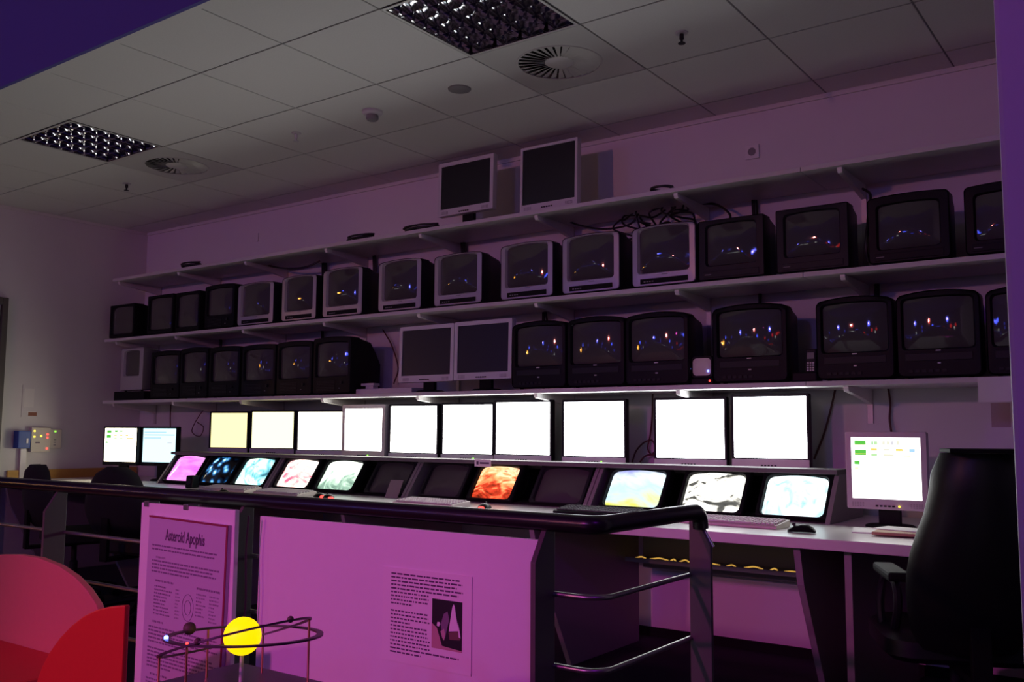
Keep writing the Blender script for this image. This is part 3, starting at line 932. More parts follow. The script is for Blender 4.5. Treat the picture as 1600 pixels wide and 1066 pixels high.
for a, b, vt, vb, colr, yaw, silver, lab in LIT:
    y = -0.30
    um, vm = (a + b) / 2, (vt + vb) / 2
    x0, x1 = onY(a, vm, y).x, onY(b, vm, y).x
    z1, z0 = onY(um, vt, y).z, onY(um, vb, y).z
    th = R(yaw)
    cx = (x0 + x1) / 2
    slope = (CAM.x - cx) / (y - CAM.y)
    sw = (x1 - x0) / (math.cos(th) + math.sin(th) * slope) * (0.95 if silver else 0.975)
    z1, z0 = z1 - 0.003, z0 + 0.003
    k = screen_mat('white_screen_%02d' % int(a / 10), colr, {325: 1.55, 389: 1.8, 461: 3.0}.get(a, LCD_POWER))
    gap = 0.012
    chin = z0 - 0.9555 - gap
    lcd(lab, sw, z1 - z0, (cx, y + (0.022 if yaw == 16 else (-0.018 if silver else 0.0)), 0.9555), th, 0.027 if silver else 0.014, max(chin, 0.03), M_silver if silver else M_black, None if silver else M_silver, k, 'lit monitors on the console', gap, 0.0, base=True, led=M_ledg if (a in (540, 880, 691)) else None)


def screen_marks(t, sw, sh, chin, gap, marks, yy=0.0035):
    """coloured boxes shown on a lit screen; marks: x0,x1,z0,z1 as fractions from top left"""
    sc = [c for c in t.children if c.name.startswith('screen')][0]
    for x0, x1, z0, z1, m in marks:
        MB().box((-sw / 2 + sw * x0, yy, gap + chin + sh * (1 - z1)), (-sw / 2 + sw * x1, yy + 0.001, gap + chin + sh * (1 - z0))).build('screen_field', m, sc)


M_mg = screen_mat('mark_green', (0.10, 0.60, 0.06), 1.0)
M_my = screen_mat('mark_yellow', (0.95, 0.75, 0.15), 1.0)
M_mlg = screen_mat('mark_pale_green', (0.55, 0.90, 0.45), 1.0)
M_mpale = screen_mat('mark_pale', (0.90, 0.90, 0.72), 1.0)
M_mblue = screen_mat('mark_blue', (0.45, 0.75, 1.0), 1.0)
M_mgrey = screen_mat('mark_grey', (0.75, 0.75, 0.80), 1.0)
# far left pair on the worktop
S_l1 = screen_mat('white_screen_far', (1.0, 0.90, 0.66), 11.0)
S_l2 = screen_mat('cyan_screen_far', (0.62, 0.95, 1.05), 1.5)
t = lcd('far left lit monitor with green fields, beside left wall', 0.345, 0.268, (0.655, -0.58, DZ), R(12), 0.014, 0.03, M_black, None, S_l1, 'pair of lit monitors at far left', 0.118)
screen_marks(t, 0.345, 0.268, 0.03, 0.118, [(0.05, 0.20, 0.06, 0.15, M_mg), (0.05, 0.20, 0.20, 0.30, M_mg), (0.30, 0.40, 0.06, 0.13, M_mg), (0.46, 0.56, 0.06, 0.13, M_mlg), (0.28, 0.38, 0.19, 0.24, M_my), (0.47, 0.56, 0.19, 0.24, M_my), (0.64, 0.74, 0.19, 0.24, M_my), (0.82, 0.9, 0.19, 0.24, M_mpale), (0.28, 0.38, 0.28, 0.33, M_mlg), (0.47, 0.56, 0.28, 0.33, M_mlg), (0.68, 0.88, 0.28, 0.33, M_my), (0.02, 0.10, 0.40, 0.46, M_mg), (0.02, 0.10, 0.50, 0.53, M_my)])
t = lcd('pale cyan lit monitor right of the green-field one', 0.345, 0.268, (1.02, -0.47, DZ), R(12), 0.014, 0.03, M_black, None, S_l2, 'pair of lit monitors at far left', 0.118)
screen_marks(t, 0.345, 0.268, 0.03, 0.118, [(0.04, 0.70, 0.10, 0.13, M_mblue), (0.04, 0.95, 0.18, 0.21, M_mblue), (0.04, 0.55, 0.27, 0.30, M_mblue), (0.74, 0.88, 0.40, 0.44, M_mgrey)])
# grey monitor at right
yR = -0.66
x0, x1 = onY(1322, 737, yR).x, onY(1449, 737, yR).x
z1, z0 = onY(1385, 675, yR).z, onY(1385, 797, yR).z
S_r = screen_mat('white_screen_right', (1.0, 1.0, 0.97), 4.0)
Wr, Hr = x1 - x0, z1 - z0
bzr, chr_ = 0.024, 0.045
t = lcd('grey monitor with green fields on white, beside big black chair', Wr - 2 * bzr, Hr - bzr - chr_, ((x0 + x1) / 2, yR, DZ), 0, bzr, chr_, M_greyp if False else M_silver, None, S_r, None, z0 - DZ, 0.0, led=M_ledy, grilles=True)
screen_marks(t, Wr - 2 * bzr, Hr - bzr - chr_, chr_, z0 - DZ, [(0.05, 0.22, 0.05, 0.13, M_mg), (0.05, 0.22, 0.115, 0.13, M_my), (0.05, 0.22, 0.20, 0.295, M_mg), (0.05, 0.22, 0.265, 0.28, M_my), (0.30, 0.325, 0.06, 0.12, M_mg), (0.335, 0.39, 0.06, 0.12, M_mlg), (0.46, 0.50, 0.06, 0.12, M_mpale), (0.52, 0.56, 0.06, 0.12, M_mpale), (0.58, 0.62, 0.06, 0.12, M_mgrey), (0.66, 0.70, 0.05, 0.12, M_mpale), (0.29, 0.38, 0.18, 0.22, M_my), (0.47, 0.56, 0.18, 0.22, M_mpale), (0.65, 0.75, 0.18, 0.22, M_my), (0.84, 0.92, 0.18, 0.23, M_mblue), (0.29, 0.38, 0.27, 0.31, M_mlg), (0.47, 0.62, 0.27, 0.31, M_mpale), (0.66, 0.86, 0.28, 0.31, M_mpale), (0.04, 0.12, 0.39, 0.45, M_mg), (0.04, 0.10, 0.50, 0.515, M_my)], 0.0035)


# ------------------------------------------------------------------ desk things
def keyboard(label, loc, rz, body=M_beige, keys=M_key, w=0.45, d=0.15):
    t = thing('keyboard', label, 'keyboard', loc, rz, 'keyboards on the worktop')
    MB().prism([(0, 0.0), (d, 0.0), (d, 0.030), (0.012, 0.016), (0, 0.010)], 'x', -w / 2, w / 2).build('case', body, t, bevel=0.003)
    k = MB()
    tl = math.atan2(0.014, d - 0.012)
    for r_ in range(6):
        y = 0.016 + r_ * (d - 0.03) / 5.6
        z = 0.016 + (y - 0.012) * math.tan(tl)
        x = -w / 2 + 0.012
        while x < w / 2 - 0.026:
            wd = 0.015 if not (r_ == 0 and -0.10 < x < 0.02) else 0.10
            k.box((x, y, z - 0.002), (x + wd, y + 0.014, z + 0.007))
            x += wd + 0.0045
    ko = k.build('keys', keys, t)
    ko['kind'] = 'stuff'
    return t


def mouse(label, loc, rz, glow=False):
    t = thing('computer_mouse', label, 'mouse', loc, rz, 'computer mice on the worktop')
    loops = []
    for s, wz, hz in ((0.0, 0.35, 0.30), (0.08, 0.72, 0.62), (0.25, 0.95, 0.92), (0.5, 1.0, 1.0), (0.75, 0.95, 0.78), (0.93, 0.80, 0.50), (1.0, 0.5, 0.28)):
        y = (s - 0.5) * 0.11
        L = []
        for k in range(12):
            a = 2 * PI * k / 12
            L.append((0.030 * wz * math.cos(a), y, max(0.0008, 0.034 * hz * (0.5 + 0.5 * math.sin(a)))))
        loops.append(L)
    MB().loft(loops).build('shell', M_black, t, True)
    MB().tube([(-0.004, 0.030, 0.032), (0.004, 0.030, 0.032)], 0.007, 10).build('wheel', M_dgrey, t, True)
    if glow:
        MB().sphere((0.0, -0.056, 0.012), 0.013, 10, 8, (1.3, 0.5, 0.8)).build('glow_light', M_ledr, t)
    return t


def desk(u, v):
    p = onZ(u, v, DZ)
    return (p.x, p.y, DZ)


def dsk(x, y):
    return (x, y, DZ + 0.0005)


keyboard('pale keyboard under the two right bright pictures', dsk(6.03, -1.01), R(-2))
mouse('black mouse right of the pale keyboard', dsk(6.375, -1.06), R(100))
keyboard('black keyboard under the blue-white picture', dsk(5.30, -0.93), R(0), M_black, M_keyd)
keyboard('pale keyboard under the red picture', dsk(4.28, -1.02), R(-4))
mouse('glowing red mouse under the dark tube right of red picture', dsk(4.70, -1.00), R(20), True)
keyboard('pale keyboard under the pinkish white picture', dsk(3.02, -0.97), R(-3))
keyboard('pale keyboard under the cyan picture', dsk(2.46, -0.95), R(3))
mouse('black mouse between the two left pale keyboards', dsk(2.74, -1.14), R(70))
mouse('red-lit black mouse right of the left pale keyboards', dsk(3.44, -0.98), R(65), True)
mouse('red-lit black mouse beside its twin, nearer the dark tube', dsk(3.56, -1.02), R(60), True)
t = thing('desk_speaker', 'small black speaker on worktop before the blurred blue picture', 'speaker', dsk(1.98, -0.86), R(15))
MB().prism([(0, 0), (0.08, 0), (0.07, 0.085), (0.01, 0.085)], 'x', -0.03, 0.03).build('case', M_black, t, bevel=0.008)
MB().lathe([(0.022, 0), (0.022, 0.004)], 18, Matrix.Translation((0, 0.004, 0.045)) @ Matrix.Rotation(PI / 2 - 0.12, 4, 'X')).build('grille', M_dgrey, t)
t = thing('black_cup', 'small black cup on worktop behind the handrail end', 'cup', dsk(5.72, -1.06))
MB().lathe([(0.026, 0), (0.032, 0.006), (0.035, 0.05), (0.032, 0.05), (0.028, 0.01)], 20).build('cup_body', M_black, t, True)
MB().tube(smoothpath([(0.034, 0, 0.042), (0.052, 0, 0.036), (0.052, 0, 0.018), (0.033, 0, 0.012)]), 0.004).build('handle', M_black, t, True)
# papers under the grey monitor
tag(MB().box((-0.15, -0.105, 0), (0.15, 0.105, 0.004)).build('paper_sheets', M_paper, None, loc=dsk(6.66, -0.80)), 'loose newspaper sheets on worktop before grey monitor', 'papers').rotation_euler = (0, 0, R(14))
o = tag(MB().box((-0.15, -0.10, 0), (0.15, 0.10, 0.012)).build('paper_folder', mat('folder_tan', (0.55, 0.34, 0.20), 0.7), None, bevel=0.002, loc=(6.78, -0.90, DZ + 0.0050)), 'tan folder lying on the papers beside big chair', 'folder')
o.rotation_euler = (0, 0, R(4))
o = tag(MB().box((-0.10, -0.07, 0), (0.10, 0.07, 0.003)).build('paper_sheet', M_paper, None, loc=(6.72, -0.85, DZ + 0.0175)), 'single pale sheet on top of the tan folder', 'paper')
o.rotation_euler = (0, 0, R(-12))
# left end of the worktop
t = thing('adhesive_tape', 'small blue desk clutter left of the console', 'device', dsk(1.40, -1.05))
MB().box((-0.05, -0.04, 0), (0.05, 0.04, 0.035)).build('case', M_silver2, t, bevel=0.004)
MB().box((-0.02, -0.044, 0.01), (0.03, -0.04, 0.028)).build('display', M_ledb, t)

# ------------------------------------------------------------------ wall things
p0, p1 = onY(1165, 226, 0), onY(1187, 250, 0)
t = thing('wall_socket', 'white socket on the wall above the top shelf', 'socket', ((p0.x + p1.x) / 2, 0, (p0.z + p1.z) / 2))
MB().box((-0.04, -0.011, -0.04), (0.04, 0.0, 0.04)).build('plate', M_white, t, bevel=0.003)
MB().lathe([(0.022, 0.0), (0.022, 0.003), (0.019, 0.003), (0.019, 0.0005)], 24, Matrix.Translation((0, -0.0112, 0)) @ Matrix.Rotation(PI / 2, 4, 'X')).build('insert', M_greyp, t, True)
p = onY(403, 370, 0)
tag(MB().box((-0.012, -0.008, -0.04), (0.012, 0, 0.03)).build('wall_hook', M_wall, None, bevel=0.002, loc=(p.x, 0, p.z)), 'tiny pale wall clip above the top shelf at left', 'clip')
# left wall boxes
def lw(u, v):
    return onX(u, v, 0.0)


a, b = lw(45, 668), lw(73, 706)
t = thing('alarm_panel', 'white alarm box with small coloured lights on left wall', 'control box', (0, (a.y + b.y) / 2, (a.z + b.z) / 2))
wy, hz = abs(b.y - a.y), abs(a.z - b.z)
MB().box((0, -wy / 2, -hz / 2), (0.05, wy / 2, hz / 2)).build('case', M_beige, t, bevel=0.004)
for fy, fz, mm in ((-0.35, 0.35, M_ledy), (-0.35, 0.12, M_ledy), (0.0, 0.15, M_ledy), (0.33, 0.22, M_ledr), (0.33, 0.08, M_ledr), (0.33, -0.36, M_ledr)):
    MB().box((0.050, fy * wy - 0.007, fz * hz - 0.006), (0.0525, fy * wy + 0.007, fz * hz + 0.006)).build('indicator', mm, t)
MB().box((0.050, -0.28 * wy, -0.14 * hz), (0.0525, -0.05 * wy, -0.09 * hz)).build('label_strip', M_ink, t)
a, b = lw(73, 671), lw(92, 701)
t = thing('wall_intercom', 'beige box right of the alarm box on left wall', 'control box', (0, (a.y + b.y) / 2 + 0.002, (a.z + b.z) / 2))
wy, hz = abs(b.y - a.y), abs(a.z - b.z)
MB().box((0, -wy / 2, -hz / 2), (0.03, wy / 2, hz / 2)).build('case', M_beige, t, bevel=0.003)
for k in range(3):
    MB().box((0.03, -0.01, -0.01 - k * 0.022), (0.032, 0.01, -0.002 - k * 0.022)).build('button', M_greyp, t)
MB().box((0.03, -0.008, hz * 0.36), (0.0315, 0.008, hz * 0.42)).build('indicator', M_ledg, t)
a, b = lw(23, 676), lw(38, 698)
t = thing('blue_wall_box', 'small blue box left of the alarm box', 'box', (0, (a.y + b.y) / 2, (a.z + b.z) / 2))
MB().box((0, -0.05, -0.07), (0.08, 0.05, 0.07)).build('case', M_blue, t, bevel=0.005)
MB().box((0.08, 0.015, -0.03), (0.083, 0.03, 0.01)).build('latch', M_silver2, t)
MB().box((0, 0.0, -0.36), (0.03, 0.045, -0.075)).build('conduit', M_silver2, t)
a, b = lw(36, 602), lw(76, 652)
t = thing('wall_notice', 'faint paper notice pinned on left wall above alarm box', 'notice', (0.001, (a.y + b.y) / 2, (a.z + b.z) / 2))
MB().box((0, -0.115, -0.13), (0.003, 0.115, 0.13)).build('sheet', M_wall, t)
MB().box((0.003, -0.10, -0.05), (0.004, -0.02, 0.10)).box((0.003, -0.07, -0.11), (0.004, 0.0, -0.08)).build('print', M_paper, t)
MB().box((0.003, -0.06, -0.12), (0.0042, 0.01, -0.09)).build('stamp', mat('stamp_brown', (0.3, 0.12, 0.08), 0.8), t)
# card hanging from the lowest shelf at right
p0, p1 = onY(1527, 585, -0.445), onY(1579, 628, -0.445)
tag(MB().box((p0.x, -0.4435, p1.z), (p1.x + 0.02, -0.4405, SH['low'] - 0.002)).build('hanging_card', M_white), 'white card hanging from lowest shelf beside violet pillar', 'card')
p0, p1 = onY(1548, 630, 0), onY(1580, 668, 0)
tag(MB().box((p0.x, -0.002, p1.z), (p1.x, 0, p0.z)).build('wall_paper_sheet', mat('tan_paper', (0.45, 0.35, 0.35), 0.8)), 'dull paper sheet on wall below the hanging card', 'paper')


# ------------------------------------------------------------------ cables
def cable(label, pts, r=0.005, m=None, name='cable'):
    return tag(MB().tube(smoothpath(pts), r, 6).build(name, m or M_cable, None, True), label, 'cable', 'cables behind the monitors')


def W(u, v, y):
    p = onY(u, v, y)
    return (p.x, y, p.z)


def coil(label, u, v, y, zs, rx, n=3, seed=0):
    rnd = random.Random(seed)
    p = onY(u, v, y)
    pts = []
    for k in range(n * 10 + 1):
        a = 2 * PI * k / 10
        rr = rx * (0.75 + 0.25 * rnd.random())
        pts.append((p.x + rr * math.cos(a), y + 0.05 * math.sin(a), zs + 0.008 + 0.008 * (k / 10) + 0.012 * max(0, math.sin(a * 0.5))))
    return tag(MB().tube(smoothpath(pts, 3), 0.0065, 6).build('cable_coil', M_cable, None, True), label, 'cable', 'cable coils on the top shelf')


coil('black cable coil near the left end of top shelf', 299, 412, -0.38, SH['top'], 0.12, 4, 1)
coil('black cable coil on top shelf above third silver television', 565, 367, -0.36, SH['top'], 0.13, 4, 2)
coil('dark cable coil on top shelf left of grey monitors', 658, 351, -0.36, SH['top'], 0.15, 4, 3)
coil('small cable coil on top shelf right of grey monitors', 1036, 291, -0.38, SH['top'], 0.07, 2, 4)
# bundles dropping behind the shelves
for k, (u, sh, lab) in enumerate(((340, 'top', 'cable bundle by the fourth upper television'), (585, 'top', 'thick cable bundle above fourth silver television'), (507, 'top', 'thin cables left of the third silver television'), (724, 'top', 'cable bundle above the fifth silver television'),
                                  (1180, 'top', 'straight cable bundle above the square black television'), (350, 'mid', 'cable bundle under middle shelf at far left'), (506, 'mid', 'cable bundle above the deep black television'), (852, 'mid', 'cable bundle above first black video television'), (1188, 'mid', 'cable bundle above the lone black video television'), (1370, 'mid', 'cable bundle between right video televisions'))):
    z = SH[sh] - TH
    p = onY(u, 400, -0.03)
    rnd = random.Random(k)
    t = thing('cable_bundle', lab, 'cable', (p.x, -0.03, z), group='cable bundles under the shelves')
    for j in range(5):
        dx = rnd.uniform(-0.012, 0.012)
        MB().tube(smoothpath([(dx, rnd.uniform(-0.01, 0.01), 0.0), (dx * 1.6, rnd.uniform(-0.012, 0.012), -0.16), (dx + rnd.uniform(-0.05, 0.05), rnd.uniform(-0.012, 0.015), -0.34), (dx * 2, 0.01, -0.48)]), 0.006, 6).build('wire', M_cable, t, True)
# tangle above the last silver television
t = thing('cable_tangle', 'tangle of black cables above the rightmost silver televisions', 'cable', W(1010, 350, -0.12))
rnd = random.Random(11)
for j in range(9):
    x0 = rnd.uniform(-0.15, 0.25)
    pts = [(x0, rnd.uniform(-0.05, 0.05), 0.11)]
    for q in range(5):
        pts.append((x0 + rnd.uniform(-0.09, 0.09), rnd.uniform(-0.08, 0.05), 0.08 - 0.035 * q + rnd.uniform(-0.04, 0.04)))
    MB().tube(smoothpath(pts), 0.006, 6).build('wire', M_cable, t, True)
cable('black cable draped from bracket over the sixth silver television', [W(870, 338, -0.1), W(905, 352, -0.15), W(945, 358, -0.15), W(985, 350, -0.12), W(1000, 330, -0.1)], 0.006)
cable('black cable draped above first silver televisions', [W(408, 412, -0.2), W(440, 419, -0.2), W(475, 418, -0.2), W(500, 408, -0.15)], 0.007)
cable('two-ended cable arching above square black television', [W(1098, 318, -0.1), W(1120, 320, -0.12), W(1138, 332, -0.15), W(1142, 342, -0.15)], 0.007)
cable('cable looping behind large black upper television', [W(1348, 295, -0.15), W(1360, 305, -0.2), W(1357, 335, -0.3), W(1353, 380, -0.38), W(1356, 408, -0.36)], 0.007)
cable('thin cable beside left pale monitor', [W(598, 515, -0.03), W(612, 540, -0.03), W(622, 575, -0.03), W(615, 600, -0.05)], 0.005, M_cablep)
cable('looped cable on wall left of the lit monitor row', [W(318, 640, -0.05), W(305, 660, -0.05), W(300, 675, -0.05), W(312, 682, -0.05), W(318, 668, -0.05), W(308, 660, -0.05)], 0.004, M_cablep)
cable('long thin cable hanging left of second large monitor', [W(1020, 612, -0.02), W(1019, 650, -0.02), W(1016, 680, -0.03), W(1012, 700, -0.03), W(1018, 710, -0.03), W(1026, 702, -0.03)], 0.005, M_cablep)
cable('wire loop left of the two largest lit monitors', [W(988, 722, -0.1), W(994, 705, -0.05), W(1006, 692, -0.03), W(1018, 688, -0.03), W(1024, 696, -0.03)], 0.005, M_cablep)
cable('short wire loop by the foot of the second largest monitor', [W(1000, 722, -0.1), W(1008, 713, -0.06), W(1020, 711, -0.05), W(1026, 716, -0.05)], 0.005, M_cablep)
cable('cable slanting down the wall right of the lit monitors', [W(1306, 605, -0.02), W(1298, 640, -0.02), W(1287, 680, -0.02), W(1272, 718, -0.04)], 0.006, M_cablep)
cable('cable hanging straight down behind the grey monitor', [W(1387, 602, -0.02), W(1391, 630, -0.02), W(1390, 655, -0.02), W(1393, 680, -0.04), W(1394, 720, -0.06)], 0.006, M_cablep)
cable('vertical cable on wall above far left cyan monitor', [W(267, 632, -0.02), W(266, 655, -0.02), W(267, 690, -0.02)], 0.005, M_cablep)
cable('cable drooping under lowest shelf bracket at right', [W(1337, 603, -0.05), W(1348, 612, -0.05), W(1356, 628, -0.03), W(1350, 606, -0.03)], 0.006, M_cablep)

# ------------------------------------------------------------------ railing
RY, RZ_, RX = -3.03, 0.935, 6.585
rail = thing('handrail', 'black tubular handrail on steel posts with thin cross bars', 'railing', (0, 0, 0))
pts = [(2.0, RY, RZ_), (RX - 0.04, RY, RZ_)]
for k in range(1, 9):
    a = -PI / 2 + PI / 2 * k / 8
    pts.append((RX - 0.04 + 0.04 * math.cos(a), RY + 0.04 + 0.04 * math.sin(a), RZ_))
pts.append((RX + 0.012, -2.55, RZ_))
for k in range(1, 6):
    a = PI / 2 * k / 6
    pts.append((RX + 0.012, -2.55 + 0.035 * math.sin(a), RZ_ - 0.035 * (1 - math.cos(a))))
pts.append((RX + 0.012, -2.514, RZ_ - 0.045))
MB().tube(pts, 0.0212, 20).build('top_tube', M_tube, rail, True)
pp = [(-3.078, 0.0), (-3.078, 0.845), (-3.034, 0.914), (-2.996, 0.914), (-2.996, 0.0)]
for x in (2.12, 3.19, 4.26, 5.335, 6.437):
    ps = MB().prism(pp, 'x', x - 0.007, x + 0.007).build('post', M_post, rail, bevel=0.0015)
    MB().box((x - 0.05, -3.09, 0), (x + 0.05, -2.99, 0.010)).build('foot_plate', M_post, ps, bevel=0.002)
pr_ = [(RX + 0.045, 0.0), (RX + 0.045, 0.845), (RX + 0.006, 0.914), (RX - 0.016, 0.914), (RX - 0.016, 0.0)]
ps = MB().prism(pr_, 'y', -2.527, -2.513).build('post', M_post, rail, bevel=0.0015)
MB().box((RX - 0.05, -2.57, 0), (RX + 0.07, -2.47, 0.010)).build('foot_plate', M_post, ps, bevel=0.002)
MB().tube([(RX + 0.010, -2.5115, 0.908), (RX + 0.047, -2.5115, 0.843)], 0.004, 8).build('edge_highlight', M_steel, ps, True)  # bright rod standing in for the highlight along the chamfered edge
for z in (0.765, 0.600, 0.435, 0.270):
    q = [(2.0, -2.998, z), (RX - 0.075, -2.998, z)]
    for k in range(1, 7):
        a = -PI / 2 + PI / 2 * k / 6
        q.append((RX - 0.075 + 0.06 * math.cos(a), -2.998 + 0.06 + 0.06 * math.sin(a), z))
    q.append((RX - 0.015, -2.53, z))
    MB().tube(q, 0.0065, 10).build('cross_bar', M_steel, rail, True)


# ------------------------------------------------------------------ panels on the railing
def text_block(mb, x0, x1, z_top, n, lh, th, rnd, y, short_last=True, zmax=None, ragged=0.1):
    """rows of tiny word-like dashes, printed flat"""
    for k in range(n):
        z = z_top - k * lh
        xe = x1 - (x1 - x0) * rnd.uniform(0, ragged)
        if k == n - 1 and short_last:
            xe = x0 + (x1 - x0) * rnd.uniform(0.3, 0.7)
        x = x0
        while x < xe:
            wd = rnd.uniform(0.006, 0.022) * (x1 - x0) / 0.25 if (x1 - x0) < 0.25 else rnd.uniform(0.006, 0.022)
            e = min(x + wd, xe)
            mb.box((x, y, z - th), (e, y - 0.0004, z))
            x = e + 0.0035


PY = -3.078
panel = thing('display_board', 'large white board on railing washed in magenta light, right', 'board', (0, -3.0, 0))
# board sits between the posts, behind their front edges
MB().box((onY(405, 850, -3.045).x, -0.045, 0.06), (6.428, -0.033, 0.893)).build('board', M_white, panel, bevel=0.002)
nt_ = thing('notice_sheet', 'printed notice with rocket picture stuck on the magenta-lit panel', 'notice', (5.0, -3.0465, 0.0))
a = [onY(u, v, -3.046) for u, v in ((600, 885), (738, 903), (600, 1030), (738, 1055))]
nx0, nx1 = a[0].x, a[1].x
nz1, nz0 = a[0].z, a[2].z
MB().box((nx0 - 5, -0.0015, nz0), (nx1 - 5, 0.001, nz1)).build('sheet', M_paper, nt_)
rnd = random.Random(5)
tx0, tx1 = onY(612, 900, -3.047).x - 5, onY(726, 900, -3.047).x - 5
px0, px1 = onY(676, 940, -3.047).x - 5, onY(723, 940, -3.047).x - 5
ztop = onY(612, 894, -3.047).z
pz1, pz0 = onY(676, 935, -3.047).z, onY(676, 1012, -3.047).z
tb = MB()
lh = (ztop - onY(612, 1016, -3.047).z) / 21.0
text_block(tb, tx0, tx1, ztop, 5, lh, lh * 0.42, rnd, -0.0016, False)
text_block(tb, tx0, px0 - 0.008, ztop - 5 * lh, 4, lh, lh * 0.40, rnd, -0.0016)
text_block(tb, tx0, px0 - 0.004, ztop - 10 * lh, 4, lh, lh * 0.40, rnd, -0.0016)
text_block(tb, tx0, px0 - 0.004, ztop - 14 * lh, 6, lh, lh * 0.40, rnd, -0.0016, False)
text_block(tb, tx0, tx1, ztop - 20 * lh, 2, lh, lh * 0.40, rnd, -0.0016)
tb.build('text_lines', M_ink, nt_)['kind'] = 'stuff'
pw, phh = px1 - px0, pz1 - pz0
pic = MB().box((px0, -0.0022, pz0), (px1, -0.0016, pz1)).build('picture', mat('picture_black', (0.01, 0.008, 0.012), 0.5), nt_)


def pic_poly(pts, m, k):
    mb = MB()
    mb.prism([(px0 + pw * x, pz0 + phh * z) for x, z in pts], 'y', -0.0022 - 0.0003 * k, -0.0021)
    mb.build('picture_shape', m, pic)


pic_poly([(0.0, 0.0), (1, 0.0), (1, 0.03), (0.35, 0.07), (0.17, 0.42), (0.0, 0.50)], mat('pic_floor', (0.50, 0.30, 0.28), 0.7), 1)
pic_poly([(0.57, 0.38), (0.90, 0.42), (0.80, 0.72), (0.76, 0.90), (0.72, 0.94), (0.68, 0.88), (0.64, 0.72)], M_paper, 2)
pic_poly([(0.60, 0.22), (0.95, 0.24), (0.92, 0.42), (0.56, 0.36)], mat('pic_brown', (0.16, 0.09, 0.07), 0.7), 2)
pic_poly([(0.90, 0.30), (0.96, 0.28), (0.93, 0.42), (0.87, 0.58)], M_paper, 3)
pic_poly([(0.30, 0.50), (0.40, 0.72), (0.52, 0.78), (0.58, 0.62), (0.50, 0.40), (0.45, 0.22), (0.36, 0.28)], mat('pic_person', (0.20, 0.15, 0.20), 0.7), 1)
pic_poly([(0.17, 0.46), (0.24, 0.45), (0.29, 0.50), (0.27, 0.54), (0.19, 0.54)], M_paper, 3)
pic_poly([(0.30, 0.36), (0.42, 0.42), (0.46, 0.30), (0.42, 0.18), (0.36, 0.24)], mat('pic_skin', (0.50, 0.34, 0.32), 0.7), 3)

# poster board with the acrylic framed poster
bY = -3.085
pb = thing('poster_board', 'white upright board on railing carrying the asteroid poster', 'board', (0, bY, 0))
a0, a1 = onY(225, 785, bY), onY(371, 797, bY)
MB().box((a0.x, -0.008, 0.10), (a1.x, 0.008, a0.z)).build('board', M_white, pb, bevel=0.002)
for x in (a0.x + 0.03, a0.x + 0.24):
    MB().box((x - 0.012, -0.012, a0.z - 0.012), (x + 0.012, 0.03, a0.z + 0.006)).build('clip', M_steel, pb, bevel=0.002)
f0, f1 = onY(234, 805, bY - 0.02), onY(357, 824, bY - 0.02)
FW = f1.x - f0.x
FH = 0.62
po = thing('framed_poster', 'printed poster titled Asteroid Apophis behind clear cover', 'poster', (f0.x, bY - 0.0085, f0.z), rot=(0, R(1.2), 0))
MB().box((0, -0.012, -FH), (FW, 0, 0)).build('backing', mat('poster_cover', (0.55, 0.50, 0.60), 0.25), po, bevel=0.0015)
MB().box((FW - 0.008, -0.0135, -FH), (FW, -0.0122, 0)).box((0, -0.0135, -0.006), (FW - 0.008, -0.0122, 0)).build('edge_strip', mat('poster_edge', (0.28, 0.03, 0.08), 0.4), po)
cu = bpy.data.curves.new('title', 'FONT')
cu.body = 'Asteroid Apophis'
cu.align_x = 'CENTER'
cu.size = 0.048
cu.extrude = 0.0003
cu.offset = 0.0009
to = bpy.data.objects.new('title', cu)
COL.objects.link(to)
dg = bpy.context.evaluated_depsgraph_get()
me = bpy.data.meshes.new_from_object(to.evaluated_get(dg))
wd_ = max(v.co.x for v in me.vertices) - min(v.co.x for v in me.vertices)
sc_ = FW * 0.50 / wd_
for v_ in me.vertices:
    v_.co.x *= sc_
bpy.data.objects.remove(to)
bpy.data.curves.remove(cu)
me.materials.clear()
me.materials.append(M_ink)
share('title', me, po, (FW * 0.48, -0.0126, -0.070), (PI / 2, 0, 0))
tb = MB()
rnd = random.Random(9)
yy = -0.0122
text_block(tb, FW * 0.06, FW * 0.92, -0.088, 2, 0.012, 0.005, rnd, yy, False)
text_block(tb, FW * 0.12, FW * 0.24, -0.124, 1, 0.011, 0.006, rnd, yy, False, ragged=0)
text_block(tb, FW * 0.07, FW * 0.92, -0.136, 4, 0.011, 0.005, rnd, yy)
text_block(tb, FW * 0.13, FW * 0.36, -0.196, 1, 0.011, 0.006, rnd, yy, False, ragged=0)
text_block(tb, FW * 0.12, FW * 0.36, -0.214, 9, 0.0105, 0.0045, rnd, yy, False, ragged=0.5)
text_block(tb, FW * 0.40, FW * 0.46, -0.214, 9, 0.0105, 0.0045, rnd, yy, False, ragged=0.5)
text_block(tb, FW * 0.66, FW * 0.94, -0.196, 1, 0.011, 0.006, rnd, yy, False, ragged=0)
text_block(tb, FW * 0.66, FW * 0.78, -0.214, 7, 0.0105, 0.0045, rnd, yy, False, ragged=0.5)
text_block(tb, FW * 0.82, FW * 0.94, -0.214, 8, 0.0105, 0.0045, rnd, yy, False, ragged=0.5)
text_block(tb, FW * 0.12, FW * 0.26, -0.322, 1, 0.011, 0.006, rnd, yy, False, ragged=0)
text_block(tb, FW * 0.07, FW * 0.95, -0.340, 5, 0.011, 0.005, rnd, yy)
text_block(tb, FW * 0.07, FW * 0.95, -0.404, 6, 0.011, 0.005, rnd, yy)
text_block(tb, FW * 0.12, FW * 0.34, -0.482, 1, 0.011, 0.006, rnd, yy, False, ragged=0)
text_block(tb, FW * 0.07, FW * 0.60, -0.498, 9, 0.011, 0.005, rnd, yy)
tb.build('text_lines', M_inkg, po)['kind'] = 'stuff'
rg = MB()
